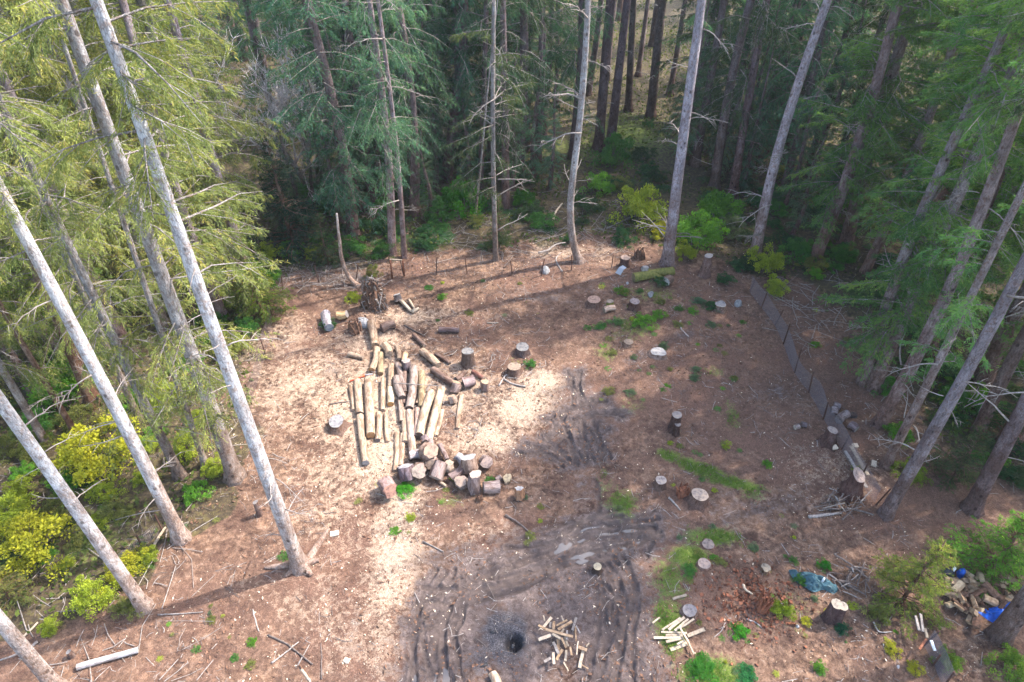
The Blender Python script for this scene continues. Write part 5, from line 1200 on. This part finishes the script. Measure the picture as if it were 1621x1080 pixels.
def tarp(name, poly_px, mat, label, amp, seed, cat='tarp', lift=.1, hump=.2):
    """crumpled sheet over a rough outline on the ground, with real thickness"""
    n = 26; c = Vector((sum(p[0] for p in poly_px)/len(poly_px), sum(p[1] for p in poly_px)/len(poly_px))); ring = [Vector(p) for p in poly_px]; ring = smoothline([Vector((*p, 0)) for p in ring+[ring[0]]], 4)[:-1]
    N = len(ring); K = 8; V = []
    for k in range(K):
        f = 1-k/(K-.0)
        for p in ring:
            q = c+(p.xy-c)*f; g = G(q.x, q.y)
            V.append((g.x, g.y, g.z+.02+lift*min(1, k/2)+hump*(1-f)**.7+amp*(vnoise(np.array([g.x*4]), np.array([g.y*4]), seed)[0]+.6*vnoise(np.array([g.x*11]), np.array([g.y*11]), seed)[0]-.8)*(0 if k == 0 else 1)))
    g = G(c.x, c.y); V.append((g.x, g.y, g.z+.02+lift+hump))
    F = [(k*N+i, k*N+(i+1) % N, (k+1)*N+(i+1) % N, (k+1)*N+i) for k in range(K-1) for i in range(N)]+[((K-1)*N+i, (K-1)*N+(i+1) % N, K*N) for i in range(N)]
    V = np.array(V); V0 = V[-1].copy(); m = MB(); m.add(V-V0, F); o = put(name, m.mesh(name, [mat], False), None, tuple(V0)); tag(o, label, cat); md = o.modifiers.new('thickness', 'SOLIDIFY'); md.thickness = .01
    return o
tarp('tarpaulin', [(1545,968),(1556,961),(1570,964),(1588,953),(1604,951),(1620,957),(1626,972),(1612,986),(1598,1000),(1585,990),(1566,984)], M_BLUE, 'crumpled bright blue tarp on the firewood behind the thick dark trunk', .42, 5, lift=.14, hump=.12)
tarp('tarpaulin', [(1248,903),(1260,909),(1276,906),(1292,913),(1306,919),(1326,931),(1319,941),(1304,934),(1288,938),(1274,930),(1262,923),(1253,913)], M_TEAL, 'long faded blue green tarp bundle lying on the ground', .30, 8, lift=.10, hump=.10)
tarp('bin_bag', [(1487,905),(1500,903),(1510,910),(1505,918),(1490,915)], M_BLACKBAG, 'black plastic bag behind the firewood', .12, 9, 'bag', .1, .2)
tarp('blue_container', [(1514,906),(1522,905),(1525,912),(1521,917),(1515,914)], M_BLUE, 'small blue plastic lump behind the firewood', .05, 10, 'container', .15, .15)
for (x, y, w, lab) in [(1505,908,6,'white plastic scrap on the black bag'),(1539,783,7,'white scrap at the foot of the dark right trunk'),(1300,924,4,'white scrap on the blue green tarp')]:
    tarp('plastic_scrap', [(x-w/2, y), (x, y-w/2), (x+w/2, y), (x, y+w/2)], M_WHITE, lab, .04, int(x), 'scrap', .25 if y > 850 else .08, .06)
# bent grey metal sheet in the back weed patch
a, b, c, d = G(982,436,.1), G(992,424,.45), G(986,420,.5), G(974,432,.15); m = MB(); mid1, mid2 = (a+b)/2+Vector((0, 0, .12)), (c+d)/2+Vector((0, 0, .12))
m.add([tuple(v-a) for v in (a, mid1, b, c, mid2, d)], [(0, 1, 4, 5), (1, 2, 3, 4)]); o = put('metal_sheet', m.mesh('metal_sheet', [M_STEEL], False), None, a); tag(o, 'bent grey metal sheet at the back left of the mossy log', 'metal sheet'); o.modifiers.new('thickness', 'SOLIDIFY').thickness = .012
# red handled tool on the sawdust
a, b, c = G(553,604,.06), G(577,594,.07), G(590,592,.06); o = empty('hand_tool', a); tag(o, 'red handled tool lying on the sawdust at the far left logs', 'tool')
m = MB(); P = np.array([tuple((a+(b-a)*t)-a) for t in (0, .3, .7, 1)]); tube(m, P, [.025, .032, .03, .05], 6); put('handle', m.mesh('handle', [M_ORANGE]), o)
m = MB(); P = np.array([tuple((b+(c-b)*t)-a) for t in (0, .5, 1)]); tube(m, P, [.03, .03, .015], 6); put('blade', m.mesh('blade', [M_STEEL]), o)

# ------------------------------------------------------------------ fences
def fence(name, pxs, h, label, cell=(.10, .10), wr=.0035, post_h=1.25, post_px=None, post_mat=M_METAL, mesh_on=True, rows=None):
    pts = [G(*p) for p in pxs]; o = empty(name, pts[0]); tag(o, label, 'fence'); b0 = pts[0]
    for p in pts:
        m = MB(); ln = Vector((random.gauss(0, .10), random.gauss(0, .08), post_h*random.uniform(.75, 1.1))); tube(m, [tuple(p-b0-Vector((0, 0, .2))), tuple(p-b0+ln)], .028, 5)
        put('post', m.mesh('post', [post_mat], False), o)
    if mesh_on:
        m = MB(); line = smoothline(pts, 6); L = [0]
        for i in range(1, len(line)): L.append(L[-1]+(line[i]-line[i-1]).length)
        def at(s):
            s = min(max(s, 0), L[-1]-1e-6); i = max(k for k in range(len(L)) if L[k] <= s); i = min(i, len(line)-2); t = (s-L[i])/(L[i+1]-L[i]+1e-9); return line[i].lerp(line[i+1], t)-b0
        n = int(L[-1]/cell[0]); lean = random.gauss(0, .05)
        for k in range(n):
            p = at(k*cell[0]); s_ = k*cell[0]; sag = h*(.95-.08*abs(math.sin(s_*1.3))-.04*math.sin(s_*3.1)); m_ = Vector((.05*math.sin(s_*1.9)+lean, .04*math.cos(s_*1.4), 0))
            a, q = np.array(p)+np.array([0, 0, .01]), np.array(p+m_)+np.array([0, 0, sag]); w = wr
            m.add([a+[w, 0, 0], a-[w, 0, 0], q-[w, 0, 0], q+[w, 0, 0], a+[0, w, 0], a-[0, w, 0], q-[0, w, 0], q+[0, w, 0]], [(0, 1, 2, 3), (4, 5, 6, 7)])
        for z in (rows if rows else np.arange(.02, h+.01, cell[1])):
            P = [];
            for k in range(0, n+1, 3):
                f = z/h; s_ = k*cell[0]; P.append(np.array(at(s_)+Vector((.05*math.sin(s_*1.9)+lean, .04*math.cos(s_*1.4), 0))*f)+np.array([0, 0, .01+z*(.95-.08*abs(math.sin(s_*1.3))-.04*math.sin(s_*3.1))]))
            if len(P) > 1: tube(m, P, wr, 3, False)
        put('wire_mesh', m.mesh('wire_mesh', [M_WIRE], False), o)
    return o
fence('wire_fence', [(447,462),(505,447),(563,440),(621,434),(640,438),(690,436),(740,435),(811,433),(856,436),(905,428),(968,424)], 1.0, 'rusty post and wire fence along the back of the clearing', (.15, .2), .003, 1.05, rows=[.1, .35, .6, .85, .98])
fence('mesh_fence', [(1186,462),(1205,487),(1226,515),(1240,545),(1258,592),(1281,622),(1304,664),(1332,712),(1360,762),(1386,798)], .95, 'dark fine mesh fence running down the right side', (.038, .05), .0040, 1.2)
fence('mesh_fence', [(1462,1022),(1478,1052),(1492,1090)], .9, 'short mesh fence piece in the lower right corner', (.035, .045), .005, 1.0)
fence('mesh_fence', [(432,505),(420,560),(398,640)], .8, 'faint wire mesh at the left rim of the clearing', (.12, .12), .003, 1.1)
fence('mesh_fence', [(188,905),(225,868),(258,842)], .7, 'fallen wire mesh between the second and third pale trunks', (.06, .07), .003, .8)
# rust frame on the back fence
o = empty('fence_frame', G(622,440)); tag(o, 'rusty wooden frame with a top rail at the back fence', 'fence frame'); b0 = o.location.copy()
for (p, hh, r) in (((621,441), 1.15, .05), ((640,438), .95, .05)):
    q = G(*p)-b0; m = MB(); tube(m, [tuple(q), tuple(q+Vector((.02, 0, hh)))], r, 6, True, 0, .2); put('upright', m.mesh('upright', [M_RED]), o)
q = G(621,441)-b0; w = G(640,438)-b0; m = MB(); tube(m, [tuple(q+Vector((0, 0, 1.15))), tuple(w+Vector((0, 0, 1.0)))], .04, 6); put('rail', m.mesh('rail', [M_PLANK]), o)
# boards of the lower right fence
for i, (p, q, w, mt, lab, up) in enumerate([((1449,975),(1455,998),4,M_TWIG,'grey upright board left by the lower mesh fence',.6),((1457,972),(1461,1000),4,M_TWIG,'grey upright board right by the lower mesh fence',.6),((1474,1014),(1480,1030),4,M_WHITE,'white slat at the lower mesh fence',.5),((1455,1028),(1467,1012),4,M_RED,'red brown slanting rail at the lower mesh fence',.4),((1465,995),(1468,1010),4,M_PLANK,'tan board end above the white slat',.4)]): plank(p, q, w, lab, None, up, mt, .04)

# ------------------------------------------------------------------ haze
hz = MB(); x0, x1, y0, y1, z0, z1 = -200, 200, -110, 300, -4, 36
hz.add([(x0,y0,z0),(x1,y0,z0),(x1,y1,z0),(x0,y1,z0),(x0,y0,z1),(x1,y0,z1),(x1,y1,z1),(x0,y1,z1)], [(0,3,2,1),(4,5,6,7),(0,1,5,4),(1,2,6,5),(2,3,7,6),(3,0,4,7)])
t = NT('haze'); pv = t.n('ShaderNodeVolumePrincipled'); pv.inputs['Color'].default_value = (.82, .92, 1.0, 1); pv.inputs['Density'].default_value = .00028; pv.inputs['Anisotropy'].default_value = .2
t.l(pv.outputs[0], t.out.inputs['Volume'])
tag(put('haze', hz.mesh('haze', [t.mat], False)), 'thin pale haze over the clearing and woods', 'haze', None, 'stuff')
print('objects', len(bpy.data.objects), 'tris', sum(len(me.loops)-2*len(me.polygons) for me in bpy.data.meshes))
